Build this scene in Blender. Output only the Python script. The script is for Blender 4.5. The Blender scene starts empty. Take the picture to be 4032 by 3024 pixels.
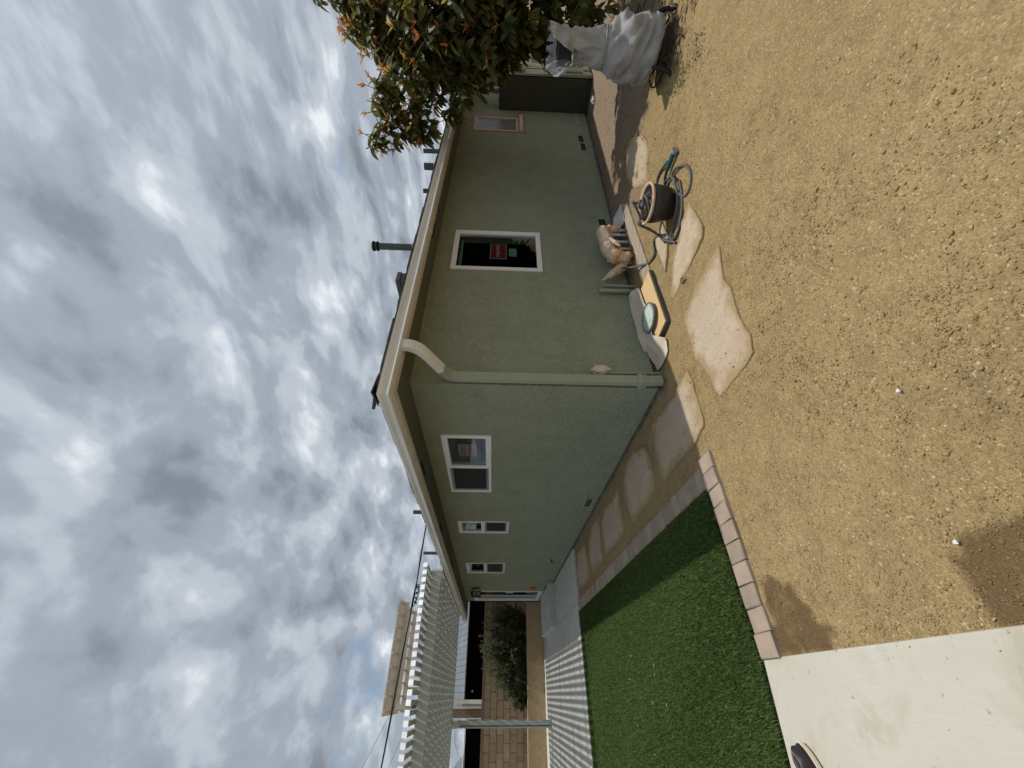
import bpy, bmesh, math, random
import numpy as np
from mathutils import Vector, Matrix, noise as mn

random.seed(7)
rng = np.random.default_rng(7)
SC = bpy.context.scene
COL = SC.collection

# ------------------------------------------------------------------ camera
CAM = Vector((-2.365, -3.018, 1.570))
YAW, PITCH, ROLL = 0.9030, -0.0340, 0.0230
fw = Vector((math.cos(YAW) * math.cos(PITCH), math.sin(YAW) * math.cos(PITCH), math.sin(PITCH)))
rt = Vector((math.sin(YAW), -math.cos(YAW), 0))
up = rt.cross(fw)
r2 = rt * math.cos(ROLL) + up * math.sin(ROLL)
u2 = up * math.cos(ROLL) - rt * math.sin(ROLL)
cd = bpy.data.cameras.new('camera')
cd.sensor_width = 36; cd.sensor_fit = 'HORIZONTAL'; cd.lens = 13.873
cd.clip_start = .02; cd.clip_end = 2000
cam = bpy.data.objects.new('camera', cd); COL.objects.link(cam)
X, Y, Z = -u2, r2, -fw           # phone held upright, picture stored on its side
cam.matrix_world = Matrix(((X.x, Y.x, Z.x, CAM.x), (X.y, Y.y, Z.y, CAM.y), (X.z, Y.z, Z.z, CAM.z), (0, 0, 0, 1)))
SC.camera = cam

# ------------------------------------------------------------------ sky, sun, exposure
SUN = Vector((1.0, -.30, 2.55)).normalized()
w = bpy.data.worlds.new('World'); SC.world = w; w.use_nodes = True
nt = w.node_tree; nt.nodes.clear()
def N(t, **k):
    n = nt.nodes.new(t)
    for a, b in k.items():
        if a.startswith('i_'):
            n.inputs[int(a[2:]) if a[2:].isdigit() else a[2:]].default_value = b
        else:
            setattr(n, a, b)
    return n
def L(a, b): nt.links.new(a, b)
def ramp(n, stops):
    cr = n.color_ramp
    while len(cr.elements) < len(stops): cr.elements.new(.5)
    for e, (p, c) in zip(cr.elements, stops):
        e.position = p; e.color = c if len(c) == 4 else (*c, 1)
def math_(op, a, b=None, c=None, clamp=False):
    n = N('ShaderNodeMath', operation=op, use_clamp=clamp)
    for i, s in enumerate((a, b, c)):
        if s is None: continue
        if isinstance(s, (int, float)): n.inputs[i].default_value = s
        else: L(s, n.inputs[i])
    return n.outputs[0]
tc = N('ShaderNodeTexCoord')
sep = N('ShaderNodeSeparateXYZ'); L(tc.outputs['Generated'], sep.inputs[0])
zz = math_('ADD', math_('MAXIMUM', sep.outputs[2], 0.0), .22)
cx = math_('DIVIDE', sep.outputs[0], zz); cy = math_('DIVIDE', sep.outputs[1], zz)
cmb = N('ShaderNodeCombineXYZ'); L(cx, cmb.inputs[0]); L(cy, cmb.inputs[1])
mp = N('ShaderNodeMapping'); L(cmb.outputs[0], mp.inputs[0])
mp.inputs['Rotation'].default_value = (0, 0, 1.0); mp.inputs['Scale'].default_value = (1.15, .78, 1); mp.inputs['Location'].default_value = (3.1, 1.7, 0)
n1 = N('ShaderNodeTexNoise'); L(mp.outputs[0], n1.inputs['Vector'])
n1.inputs['Scale'].default_value = 4.2; n1.inputs['Detail'].default_value = 8; n1.inputs['Roughness'].default_value = .53; n1.inputs['Distortion'].default_value = .2
n2 = N('ShaderNodeTexNoise'); L(mp.outputs[0], n2.inputs['Vector'])
n2.inputs['Scale'].default_value = 2.2; n2.inputs['Detail'].default_value = 5; n2.inputs['Roughness'].default_value = .5; n2.inputs['Distortion'].default_value = .1
dens = math_('ADD', math_('MULTIPLY', n1.outputs[0], .84), math_('MULTIPLY', n2.outputs[0], .16))
cr = N('ShaderNodeValToRGB'); L(dens, cr.inputs[0])
ramp(cr, [(.315, (8.4, 8.8, 9.2)), (.43, (5.1, 5.65, 6.3)), (.53, (3.6, 4.1, 4.75)), (.67, (2.3, 2.65, 3.1))])
cr.color_ramp.interpolation = 'EASE'
sky = N('ShaderNodeTexSky', sky_type='NISHITA', sun_disc=False)
sky.sun_elevation = math.asin(SUN.z); sky.sun_rotation = math.atan2(SUN.x, SUN.y); sky.air_density = 1.2; sky.dust_density = 1.0
n3 = N('ShaderNodeTexNoise'); L(mp.outputs[0], n3.inputs['Vector'])
n3.inputs['Scale'].default_value = 1.35; n3.inputs['Detail'].default_value = 7; n3.inputs['Roughness'].default_value = .6
mp.inputs['Location'].default_value = (3.1, 1.7, 0)
gap = N('ShaderNodeMapRange'); L(n3.outputs[0], gap.inputs[0])
gap.inputs[1].default_value = .31; gap.inputs[2].default_value = .39; gap.inputs[3].default_value = .35; gap.inputs[4].default_value = 1
dt = N('ShaderNodeVectorMath', operation='DOT_PRODUCT'); L(tc.outputs['Generated'], dt.inputs[0]); dt.inputs[1].default_value = SUN
glow = math_('ADD', math_('MULTIPLY', math_('POWER', math_('MAXIMUM', dt.outputs['Value'], 0), 6.0), .25), 1.0)
cb = N('ShaderNodeVectorMath', operation='SCALE'); L(cr.outputs[0], cb.inputs[0]); L(glow, cb.inputs['Scale'])
mx = N('ShaderNodeMix', data_type='RGBA'); L(gap.outputs[0], mx.inputs[0]); L(sky.outputs[0], mx.inputs[6]); L(cb.outputs[0], mx.inputs[7])
bg = N('ShaderNodeBackground'); bg.inputs[1].default_value = .1; L(mx.outputs[2], bg.inputs[0])
wo = N('ShaderNodeOutputWorld'); L(bg.outputs[0], wo.inputs[0])

sl = bpy.data.lights.new('sun', 'SUN'); sl.energy = 3.1; sl.angle = math.radians(1.0); sl.color = (1, .955, .88)
so = bpy.data.objects.new('sun', sl); COL.objects.link(so); so.rotation_euler = SUN.to_track_quat('Z', 'Y').to_euler(); so.location = (4, -1, 9)

SC.view_settings.view_transform = 'Standard'; SC.view_settings.look = 'None'
SC.view_settings.exposure = 0; SC.view_settings.gamma = 1; SC.view_settings.use_curve_mapping = False
SC.cycles.max_bounces = 5; SC.cycles.diffuse_bounces = 3; SC.cycles.glossy_bounces = 3; SC.cycles.transparent_max_bounces = 8

# ------------------------------------------------------------------ material helpers
MT = {}
def new_mat(name):
    global nt
    m = bpy.data.materials.new(name); m.use_nodes = True; nt = m.node_tree
    nt.nodes.clear(); MT[name] = m
    return m
def pos():
    return N('ShaderNodeNewGeometry').outputs['Position']
def noise(sc, det=4, rough=.55, dist=0., vec=None, typ='FBM'):
    n = N('ShaderNodeTexNoise'); n.noise_type = typ
    n.inputs['Scale'].default_value = sc; n.inputs['Detail'].default_value = det; n.inputs['Roughness'].default_value = rough; n.inputs['Distortion'].default_value = dist
    L(vec if vec is not None else pos(), n.inputs['Vector']); return n.outputs[0]
def mrange(v, a, b, c=0., d=1.):
    n = N('ShaderNodeMapRange'); L(v, n.inputs[0])
    for i, x in enumerate((a, b, c, d)): n.inputs[i + 1].default_value = x
    return n.outputs[0]
def cmix(f, a, b, mode='MIX'):
    n = N('ShaderNodeMix', data_type='RGBA', blend_type=mode)
    if isinstance(f, (int, float)): n.inputs[0].default_value = f
    else: L(f, n.inputs[0])
    for i, c in ((6, a), (7, b)):
        if isinstance(c, tuple): n.inputs[i].default_value = (*c, 1) if len(c) == 3 else c
        else: L(c, n.inputs[i])
    return n.outputs[2]
def bump_(h, strength, dist, nrm=None):
    b = N('ShaderNodeBump'); b.inputs['Strength'].default_value = strength; b.inputs['Distance'].default_value = dist
    L(h, b.inputs['Height'])
    if nrm is not None: L(nrm, b.inputs['Normal'])
    return b.outputs[0]
def finish(colour, rough=.8, nrm=None, metal=0, spec=.3, trans=0, transl=None, coat=0):
    p = N('ShaderNodeBsdfPrincipled')
    if isinstance(colour, tuple): p.inputs['Base Color'].default_value = (*colour, 1)
    else: L(colour, p.inputs['Base Color'])
    if isinstance(rough, (int, float)): p.inputs['Roughness'].default_value = rough
    else: L(rough, p.inputs['Roughness'])
    p.inputs['Metallic'].default_value = metal; p.inputs['Specular IOR Level'].default_value = spec
    p.inputs['Coat Weight'].default_value = coat
    if nrm is not None: L(nrm, p.inputs['Normal'])
    o = N('ShaderNodeOutputMaterial'); s = p.outputs[0]
    if transl:
        t = N('ShaderNodeBsdfTranslucent'); L(cmix(1., colour, (1.9, 1.75, 1.2), 'MULTIPLY'), t.inputs[0])
        m = N('ShaderNodeMixShader'); m.inputs[0].default_value = transl; L(s, m.inputs[1]); L(t.outputs[0], m.inputs[2]); s = m.outputs[0]
    L(s, o.inputs[0])
def plain(name, c1, c2=None, sc=4., rough=.7, b=0., bsc=80., bd=.002, metal=0, spec=.3, isl=0., orand=0., det=5, transl=None, streak=None, coat=0):
    m = new_mat(name); c2 = c2 or tuple(x * .8 for x in c1)
    p = pos(); vec = p
    if streak:
        mm = N('ShaderNodeMapping'); L(p, mm.inputs[0]); mm.inputs['Scale'].default_value = streak; vec = mm.outputs[0]
    c = cmix(mrange(noise(sc, det, .6, 0, vec), .35, .65), c1, c2)
    if isl:
        r = N('ShaderNodeNewGeometry').outputs['Random Per Island']
        c = cmix(1., c, gray(mrange(r, 0, 1, 1 - isl, 1 + isl)), 'MULTIPLY')
    if orand:
        r = N('ShaderNodeObjectInfo').outputs['Random']
        c = cmix(1., c, gray(mrange(r, 0, 1, 1 - orand, 1 + orand)), 'MULTIPLY')
    nrm = bump_(noise(bsc, 4, .6), b, bd) if b else None
    finish(c, rough, nrm, metal, spec, transl=transl, coat=coat)
    return m
def gray(v):
    n = N('ShaderNodeCombineColor')
    for i in range(3): L(v, n.inputs[i])
    return n.outputs[0]

def stucco(name, c1, c2, strength=.55, sc=1.0):
    new_mat(name); p = pos()
    a = noise(10 * sc, 3, .5, 1.8, p)
    plate = mrange(a, .44, .56)
    ridg = noise(17 * sc, 2, .5, 2.6, p)
    groove = mrange(ridg, .46, .53)
    fine = noise(180, 3, .7, 0, p)
    h = math_('ADD', math_('MULTIPLY', plate, .5), math_('ADD', math_('MULTIPLY', groove, .6), math_('MULTIPLY', fine, .12)))
    c = cmix(mrange(noise(.9, 4, .6, 0, p), .3, .7), c1, c2)
    groove_edge = math_('SUBTRACT', 1, math_('MULTIPLY', math_('ABSOLUTE', math_('SUBTRACT', ridg, .5)), 11), None, True)  # darker tint along the groove edges
    patch = mrange(noise(3.2, 3, .5, .3, p), .38, .62)
    c = cmix(math_('MULTIPLY', math_('MULTIPLY', groove_edge, patch), .42), c, tuple(x * .45 for x in c2))
    finish(c, .92, bump_(h, strength, .010), 0, .15)
stucco('stucco_green', (.298, .322, .232), (.272, .295, .21), .75)
stucco('stucco_tan', (.56, .42, .26), (.49, .36, .21), 1.0, .7)
stucco('stucco_brown', (.25, .18, .13), (.22, .16, .115), .5)
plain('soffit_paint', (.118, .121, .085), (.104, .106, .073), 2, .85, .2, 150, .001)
plain('gutter_white', (.74, .735, .72), (.62, .60, .565), 3, .45, 0, streak=(.4, .4, 6))
plain('fascia_beige', (.50, .47, .40), (.42, .39, .32), 3, .6)
plain('green_paint', (.325, .345, .258), (.295, .315, .235), 3, .55, .1, 60, .001)
plain('downspout_white', (.76, .76, .74), (.68, .66, .60), 6, .4)
plain('foundation', (.17, .16, .145), (.07, .066, .06), 20, .95, .8, 90, .006)
plain('shingle', (.035, .033, .033), (.07, .066, .062), 30, .95, .8, 300, .002, orand=.35)
plain('roof_felt', (.05, .047, .046), (.035, .033, .033), 20, .95, .5, 200, .003)
plain('vinyl_white', (.78, .78, .77), (.74, .74, .73), 3, .32, spec=.45)
plain('screen_frame', (.20, .20, .205), None, 3, .5)
plain('screen_mesh', (.022, .023, .023), (.016, .017, .017), 5, .8)
plain('plastic_film', (.19, .20, .20), (.11, .12, .12), 9, .35, .5, 14, .01)
plain('tape_orange', (.72, .20, .035), (.62, .16, .03), 12, .55, .3, 40, .002)
plain('wood_white', (.55, .53, .50), (.40, .36, .31), 14, .7)
plain('black_metal', (.012, .012, .012), (.02, .019, .018), 20, .5)
plain('void_black', (.003, .003, .003), None, 3, 1., spec=0)
plain('dark_interior', (.02, .02, .02), None, 3, .9)
plain('vent_grey', (.085, .09, .08), (.06, .065, .058), 10, .6)
plain('galvanised', (.34, .35, .35), (.22, .23, .23), 12, .38, metal=.8)
plain('pipe_dark', (.10, .11, .11), (.075, .08, .08), 12, .55)
plain('pipe_grey', (.46, .47, .50), (.40, .41, .43), 12, .45)
plain('cabinet_shaded', (.062, .064, .046), (.052, .054, .038), 1.5, .6)  # the front's green darkened; shade on the side is put into the colour
plain('cabinet_front', (.36, .38, .28), (.30, .32, .235), 5, .6)
plain('pergola_paint', (.60, .645, .615), (.55, .59, .565), 2, .5)
plain('pergola_cap', (.90, .91, .90), None, 2, .5)
plain('tan_paint', (.62, .58, .50), (.57, .53, .45), 2, .65)
plain('nbr_roof', (.19, .21, .235), (.165, .18, .205), 1.5, .9, orand=.05, spec=.1)
plain('trim_cream', (.72, .70, .62), None, 2, .6)
plain('iron_white', (.72, .72, .70), None, 2, .5)
plain('cable_black', (.012, .012, .012), None, 3, .6)
plain('wire_grey', (.28, .28, .28), None, 3, .5)
plain('block_face', (.47, .35, .235), (.39, .285, .185), 7, .95, .6, 130, .004, orand=.10)
plain('block_cap', (.30, .215, .175), (.16, .11, .085), 40, .95, .6, 90, .004, orand=.1)
plain('mortar', (.17, .095, .055), (.12, .07, .04), 20, .95)
plain('paver_face', (.36, .275, .205), (.285, .23, .18), 9, .9, .6, 160, .003, orand=.16)
plain('soil_dark', (.075, .06, .045), (.035, .028, .022), 40, .95, .9, 60, .02)
plain('plywood', (.66, .47, .245), (.56, .38, .185), 3, .7, .15, 40, .001, streak=(1.2, 14, 10))
plain('slab_grey', (.085, .08, .072), (.06, .056, .05), 20, .9, .4, 120, .002)
plain('kraft', (.60, .475, .345), (.52, .40, .28), 4, .75, .3, 18, .006)
plain('kraft_white', (.64, .56, .46), (.55, .47, .37), 4, .7, .25, 12, .006)
plain('lid_rim', (.10, .125, .14), (.16, .19, .2), 30, .45)
plain('paint_mint', (.53, .60, .51), (.44, .52, .44), 14, .5, .3, 40, .002)
plain('hose_rubber', (.115, .115, .11), (.085, .083, .078), 30, .6, .3, 200, .001)
plain('wand_teal', (.03, .115, .12), (.02, .085, .09), 30, .4)
plain('pot_glaze', (.016, .012, .011), (.04, .03, .026), 16, .38, .5, 40, .003, spec=.5)
plain('pot_clay', (.62, .43, .31), (.50, .34, .25), 18, .85)
plain('pot_inside', (.24, .17, .11), (.15, .10, .07), 12, .9)
plain('cover_vinyl', (.36, .358, .35), (.26, .257, .25), 7, .6, .6, 20, .012)
plain('tin', (.30, .31, .30), (.24, .25, .24), 9, .5)
plain('bark', (.16, .125, .10), (.09, .07, .055), 18, .95, .9, 40, .01)
plain('twig', (.12, .10, .05), (.09, .07, .04), 18, .9)
plain('leaf_litter', (.15, .10, .06), (.075, .05, .032), 8, .9, isl=.6)
plain('white_scrap', (.75, .76, .78), None, 8, .6)
plain('red_print', (.34, .012, .022), None, 8, .45)
plain('washed_print', (.45, .14, .13), None, 8, .45)  # red print paled in colour for the reflection over the pane
plain('white_print', (.78, .76, .74), None, 8, .5)
plain('mint_card', (.30, .42, .38), (.22, .33, .3), 12, .5)
plain('orange_print', (.42, .05, .02), None, 8, .5)
plain('shoe_leather', (.030, .026, .026), (.021, .018, .018), 20, .5, .3, 120, .001, spec=.4)
plain('shoe_sole', (.72, .66, .52), (.66, .60, .46), 20, .7)
plain('shoe_tread', (.12, .03, .022), None, 20, .7)
plain('thread', (.30, .24, .24), None, 20, .8)
plain('joint_dark', (.12, .115, .10), None, 20, .95)
plain('tan_leaf', (.5, .38, .25), (.4, .28, .18), 20, .8)
plain('lantern_glass', (.30, .31, .27), (.24, .25, .22), 9, .2)

def leaf_mat(name, a, b, c, rough=.42, transl=.22, coord='isl', spec=.4):
    new_mat(name)
    r = N('ShaderNodeNewGeometry').outputs['Random Per Island'] if coord == 'isl' else N('ShaderNodeObjectInfo').outputs['Random']
    k = N('ShaderNodeValToRGB'); L(r, k.inputs[0]); ramp(k, [(0, a), (.55, b), (1, c)])
    col = cmix(mrange(noise(30, 3, .6), .3, .7), k.outputs[0], cmix(1., k.outputs[0], (.6, .6, .55), 'MULTIPLY'))
    finish(col, rough, bump_(noise(60, 2), .2, .003), 0, spec, transl=transl)
leaf_mat('leaf_old', (.05, .068, .020), (.105, .118, .032), (.21, .17, .05), .5, .42)
leaf_mat('leaf_obj', (.05, .068, .020), (.105, .118, .032), (.21, .17, .05), .5, .42, coord='obj')
leaf_mat('leaf_young', (.36, .32, .10), (.42, .20, .09), (.46, .13, .09), transl=.4)
leaf_mat('shrub_leaf', (.07, .09, .04), (.125, .15, .072), (.22, .225, .12), .7, .2)
leaf_mat('grass_blade', (.042, .082, .018), (.084, .145, .038), (.21, .275, .105), .8, .22, spec=.12)
leaf_mat('weed_leaf', (.05, .08, .02), (.08, .12, .03), (.12, .13, .03), .6, .15)

def gravel_mat():
    new_mat('gravel_ground'); p = pos()
    big = noise(.8, 4, .6, .3, p); mid = noise(9, 5, .65, 0, p)
    c = cmix(mrange(big, .3, .7), (.392, .288, .142), (.33, .236, .112))
    c = cmix(math_('MULTIPLY', mrange(mid, .4, .75), .7), c, (.255, .182, .098))
    v = N('ShaderNodeTexVoronoi'); v.inputs['Scale'].default_value = 120; L(p, v.inputs['Vector'])
    v2 = N('ShaderNodeTexVoronoi'); v2.inputs['Scale'].default_value = 260; L(p, v2.inputs['Vector'])
    sp = N('ShaderNodeSeparateColor'); L(v.outputs['Color'], sp.inputs[0])
    c = cmix(1., c, gray(mrange(sp.outputs[0], 0, 1, .78, 1.2)), 'MULTIPLY')
    c = cmix(mrange(sp.outputs[1], .975, .985), c, (.52, .42, .26))
    # wet stains left by a watering can: their own outline
    att = N('ShaderNodeAttribute'); att.attribute_name = 'wet'
    wet = mrange(math_('ADD', att.outputs['Fac'], math_('MULTIPLY', math_('SUBTRACT', noise(9, 6, .72), .5), 1.6)), .15, .95)
    c = cmix(math_('MULTIPLY', wet, .8), c, (.11, .068, .032))
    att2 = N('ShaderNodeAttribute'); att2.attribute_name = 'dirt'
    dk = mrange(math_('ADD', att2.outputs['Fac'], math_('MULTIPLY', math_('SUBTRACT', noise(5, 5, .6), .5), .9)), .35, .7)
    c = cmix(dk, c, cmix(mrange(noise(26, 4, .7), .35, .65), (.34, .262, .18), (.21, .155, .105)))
    d1 = math_('SUBTRACT', 1, v.outputs['Distance']); d2 = math_('SUBTRACT', 1, v2.outputs['Distance'])
    rut = noise(3.1, 4, .6, .8, p)
    c = cmix(math_('MULTIPLY', mrange(rut, .55, .72), .22), c, (.20, .14, .072))
    h = math_('ADD', math_('MULTIPLY', math_('ADD', mid, math_('MULTIPLY', rut, 2.5)), .9), math_('ADD', math_('MULTIPLY', d1, .9), math_('MULTIPLY', d2, .4)))
    finish(c, .95, bump_(h, .9, .007), 0, .1)
gravel_mat()
def pebble_mat():
    new_mat('pebble')
    g = N('ShaderNodeNewGeometry')
    k = N('ShaderNodeValToRGB'); L(g.outputs['Random Per Island'], k.inputs[0])
    ramp(k, [(0, (.22, .15, .07)), (.5, (.32, .228, .108)), (.93, (.37, .27, .135)), (.993, (.44, .34, .20)), (1, (.62, .56, .46))])
    att = N('ShaderNodeAttribute'); att.attribute_name = 'wet'
    c = cmix(math_('MULTIPLY', att.outputs['Fac'], .45), k.outputs[0], (.12, .075, .035))
    finish(c, .9, None, 0, .15)
pebble_mat()
def concrete(name, c1, c2, stain, speck=.5):
    new_mat(name); p = pos()
    c = cmix(mrange(noise(1.1, 5, .6, .4, p), .3, .7), c1, c2)
    mm = N('ShaderNodeMapping'); L(p, mm.inputs[0]); mm.inputs['Scale'].default_value = (60, 1.5, 1)
    br = noise(3, 3, .6, 0, mm.outputs[0])
    c = cmix(math_('MULTIPLY', mrange(br, .45, .7), .18), c, stain)
    c = cmix(math_('MULTIPLY', mrange(noise(2.6, 6, .68, .9, p), .50, .66), .75), c, stain)
    c = cmix(math_('MULTIPLY', mrange(noise(28, 5, .75, 0, p), .64, .70), .8), c, tuple(x * .45 for x in stain))
    h = math_('ADD', br, math_('MULTIPLY', noise(200, 3, .7, 0, p), .8))
    finish(c, .9, bump_(h, .35, .002), 0, .2)
concrete('concrete_slab', (.53, .51, .44), (.48, .452, .38), (.41, .37, .28))
concrete('concrete_patio', (.60, .59, .545), (.55, .54, .495), (.44, .43, .385))
def stone_mat():
    new_mat('flagstone'); p = pos()
    mm = N('ShaderNodeMapping'); L(p, mm.inputs[0]); mm.inputs['Rotation'].default_value = (0, 0, .8); mm.inputs['Scale'].default_value = (9, 1.6, 1)
    st = noise(1.5, 5, .6, .6, mm.outputs[0])
    c = cmix(mrange(st, .3, .7), (.50, .415, .31), (.43, .345, .25))
    c = cmix(math_('MULTIPLY', mrange(noise(2.2, 4, .6, .3, p), .45, .65), .6), c, (.43, .315, .225))
    oi = N('ShaderNodeObjectInfo').outputs['Random']
    c = cmix(1., c, gray(mrange(oi, 0, 1, .9, 1.08)), 'MULTIPLY')
    c = cmix(math_('MULTIPLY', mrange(noise(60, 4, .7, 0, p), .60, .66), .85), c, (.16, .115, .065))
    att = N('ShaderNodeAttribute'); att.attribute_name = 'edge'
    du = mrange(math_('ADD', att.outputs['Fac'], math_('MULTIPLY', math_('SUBTRACT', noise(7, 6, .72, .3, p), .5), 1.9)), .52, .9)
    c = cmix(math_('MULTIPLY', du, .85), c, cmix(mrange(noise(110, 3, .7, 0, p), .35, .65), (.39, .29, .15), (.25, .175, .085)))
    h = math_('ADD', st, math_('MULTIPLY', noise(50, 4, .7, 0, p), .5))
    finish(c, .9, bump_(h, .5, .006), 0, .15)
stone_mat()
def weathered():
    new_mat('weathered_plank'); p = pos()
    mm = N('ShaderNodeMapping'); L(p, mm.inputs[0]); mm.inputs['Scale'].default_value = (1.5, 30, 1); mm.inputs['Rotation'].default_value = (0, 0, .02)
    st = noise(2, 5, .65, .3, mm.outputs[0])
    c = cmix(mrange(st, .3, .7), (.42, .345, .27), (.30, .245, .19))
    wv = N('ShaderNodeTexWave'); wv.inputs['Scale'].default_value = 3.2; wv.inputs['Distortion'].default_value = 1.2; wv.bands_direction = 'DIAGONAL'; L(p, wv.inputs[0])
    c = cmix(math_('MULTIPLY', mrange(wv.outputs['Fac'], .93, 1.0), .6), c, (.14, .11, .085))
    finish(c, .9, bump_(st, .4, .004), 0, .15)
weathered()
def glass_mat(name, tint, refl=.9):
    new_mat(name)
    t = N('ShaderNodeBsdfTransparent'); t.inputs[0].default_value = (*tint, 1)
    g = N('ShaderNodeBsdfGlossy'); g.inputs['Roughness'].default_value = .01; g.inputs[0].default_value = (refl, refl, refl, 1)
    f = N('ShaderNodeLayerWeight'); f.inputs[0].default_value = .5
    m = N('ShaderNodeMixShader'); L(math_('ADD', math_('MULTIPLY', math_('POWER', f.outputs['Facing'], 5.0), .9), .045), m.inputs[0]); L(t.outputs[0], m.inputs[1]); L(g.outputs[0], m.inputs[2])
    o = N('ShaderNodeOutputMaterial'); L(m.outputs[0], o.inputs[0])
glass_mat('window_glass', (.74, .80, .78))

# ------------------------------------------------------------------ mesh helpers
class MB:
    def __init__(s): s.v = []; s.f = []
    def add(s, vs, fs):
        b = len(s.v); s.v += [tuple(x) for x in vs]; s.f += [tuple(b + i for i in q) for q in fs]; return s
    def box(s, x0, x1, y0, y1, z0, z1):
        return s.add([(x0, y0, z0), (x1, y0, z0), (x1, y1, z0), (x0, y1, z0), (x0, y0, z1), (x1, y0, z1), (x1, y1, z1), (x0, y1, z1)],
                     [(0, 3, 2, 1), (4, 5, 6, 7), (0, 1, 5, 4), (1, 2, 6, 5), (2, 3, 7, 6), (3, 0, 4, 7)])
    def prism(s, poly, z0, z1, fz=None):
        n = len(poly)
        vs = [(x, y, z0) for x, y in poly] + [(x, y, z1 if fz is None else fz(x, y)) for x, y in poly]
        return s.add(vs, [tuple(range(n - 1, -1, -1)), tuple(range(n, 2 * n))] + [(i, (i + 1) % n, n + (i + 1) % n, n + i) for i in range(n)])
    def tube(s, path, r, n=8, closed=False, rs=None, cap=True):
        P = [Vector(p) for p in path]; m = len(P); b = len(s.v); u = None
        for i in range(m):
            a = P[(i - 1) % m] if (closed or i > 0) else P[i]; c = P[(i + 1) % m] if (closed or i < m - 1) else P[i]
            t = (c - a).normalized() if (c - a).length > 1e-9 else Vector((0, 0, 1))
            if u is None: u = t.orthogonal().normalized()
            u = (u - t * u.dot(t)); u = u.normalized() if u.length > 1e-6 else t.orthogonal().normalized()
            vv = t.cross(u); rr = rs[i] if rs else r
            for k in range(n):
                a_ = 2 * math.pi * k / n
                s.v.append(tuple(P[i] + (u * math.cos(a_) + vv * math.sin(a_)) * rr))
        for i in range(m if closed else m - 1):
            for k in range(n):
                s.f.append((b + i * n + k, b + i * n + (k + 1) % n, b + ((i + 1) % m) * n + (k + 1) % n, b + ((i + 1) % m) * n + k))
        if cap and not closed:
            s.f.append(tuple(b + k for k in range(n - 1, -1, -1))); s.f.append(tuple(b + (m - 1) * n + k for k in range(n)))
        return s
    def lathe(s, prof, c=(0, 0, 0), n=24, cap=True):
        b = len(s.v); m = len(prof)
        for r, z in prof:
            for k in range(n):
                a = 2 * math.pi * k / n; s.v.append((c[0] + r * math.cos(a), c[1] + r * math.sin(a), c[2] + z))
        for i in range(m - 1):
            for k in range(n): s.f.append((b + i * n + k, b + i * n + (k + 1) % n, b + (i + 1) * n + (k + 1) % n, b + (i + 1) * n + k))
        if cap:
            s.f.append(tuple(b + k for k in range(n - 1, -1, -1))); s.f.append(tuple(b + (m - 1) * n + k for k in range(n)))
        return s
    def rsweep(s, path, hw, hd, side):
        # rectangular section swept along path; `side` is the fixed width axis
        P = [Vector(p) for p in path]; sd = Vector(side); b = len(s.v)
        for i, p in enumerate(P):
            t = (P[min(i + 1, len(P) - 1)] - P[max(i - 1, 0)]).normalized(); nn = t.cross(sd).normalized()
            for a, c in ((-1, -1), (1, -1), (1, 1), (-1, 1)): s.v.append(tuple(p + sd * hw * a + nn * hd * c))
        for i in range(len(P) - 1):
            for k in range(4): s.f.append((b + 4 * i + k, b + 4 * i + (k + 1) % 4, b + 4 * i + 4 + (k + 1) % 4, b + 4 * i + 4 + k))
        s.f.append((b, b + 3, b + 2, b + 1)); e = b + 4 * (len(P) - 1); s.f.append((e, e + 1, e + 2, e + 3))
        return s
    def mesh(s, name, recalc=True):
        me = bpy.data.meshes.new(name); me.from_pydata(s.v, [], s.f)
        if recalc:
            bm = bmesh.new(); bm.from_mesh(me); bmesh.ops.recalc_face_normals(bm, faces=bm.faces); bm.to_mesh(me); bm.free()
        me.update(); return me
    def obj(s, name, mat, parent=None, smooth=False, bevel=0, **k):
        return link(s.mesh(name), name, mat, parent, smooth, bevel, **k)

def link(me, name, mat, parent=None, smooth=False, bevel=0, label=None, cat=None, group=None, kind=None, loc=None):
    o = bpy.data.objects.new(name, me); COL.objects.link(o)
    if me.materials: me.materials[0] = MT[mat]
    else: me.materials.append(MT[mat])
    if smooth: me.polygons.foreach_set('use_smooth', [True] * len(me.polygons))
    if bevel:
        b = o.modifiers.new('bevel', 'BEVEL'); b.width = bevel; b.segments = 2; b.limit_method = 'ANGLE'; b.angle_limit = .7
    if loc: o.location = loc
    if parent:
        o.parent = parent
        if parent.type == 'EMPTY': o.location = Vector(o.location) - parent.location
    tag(o, label, cat, group, kind)
    return o
def tag(o, label=None, cat=None, group=None, kind=None):
    for a, b in (('label', label), ('category', cat), ('group', group), ('kind', kind)):
        if b: o[a] = b
    return o
def thing(name, loc, label, cat, group=None, kind=None):
    o = bpy.data.objects.new(name, None); COL.objects.link(o); o.location = loc; o.empty_display_size = .1
    return tag(o, label, cat, group, kind)
def piece(me, name, parent, loc, rotz=0, mat=None):
    # alike piece sharing mesh data, world location
    o = bpy.data.objects.new(name, me); COL.objects.link(o); o.parent = parent
    o.location = Vector(loc) - (parent.location if parent.type == 'EMPTY' else Vector((0, 0, 0))); o.rotation_euler = (0, 0, rotz)
    return o
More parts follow.
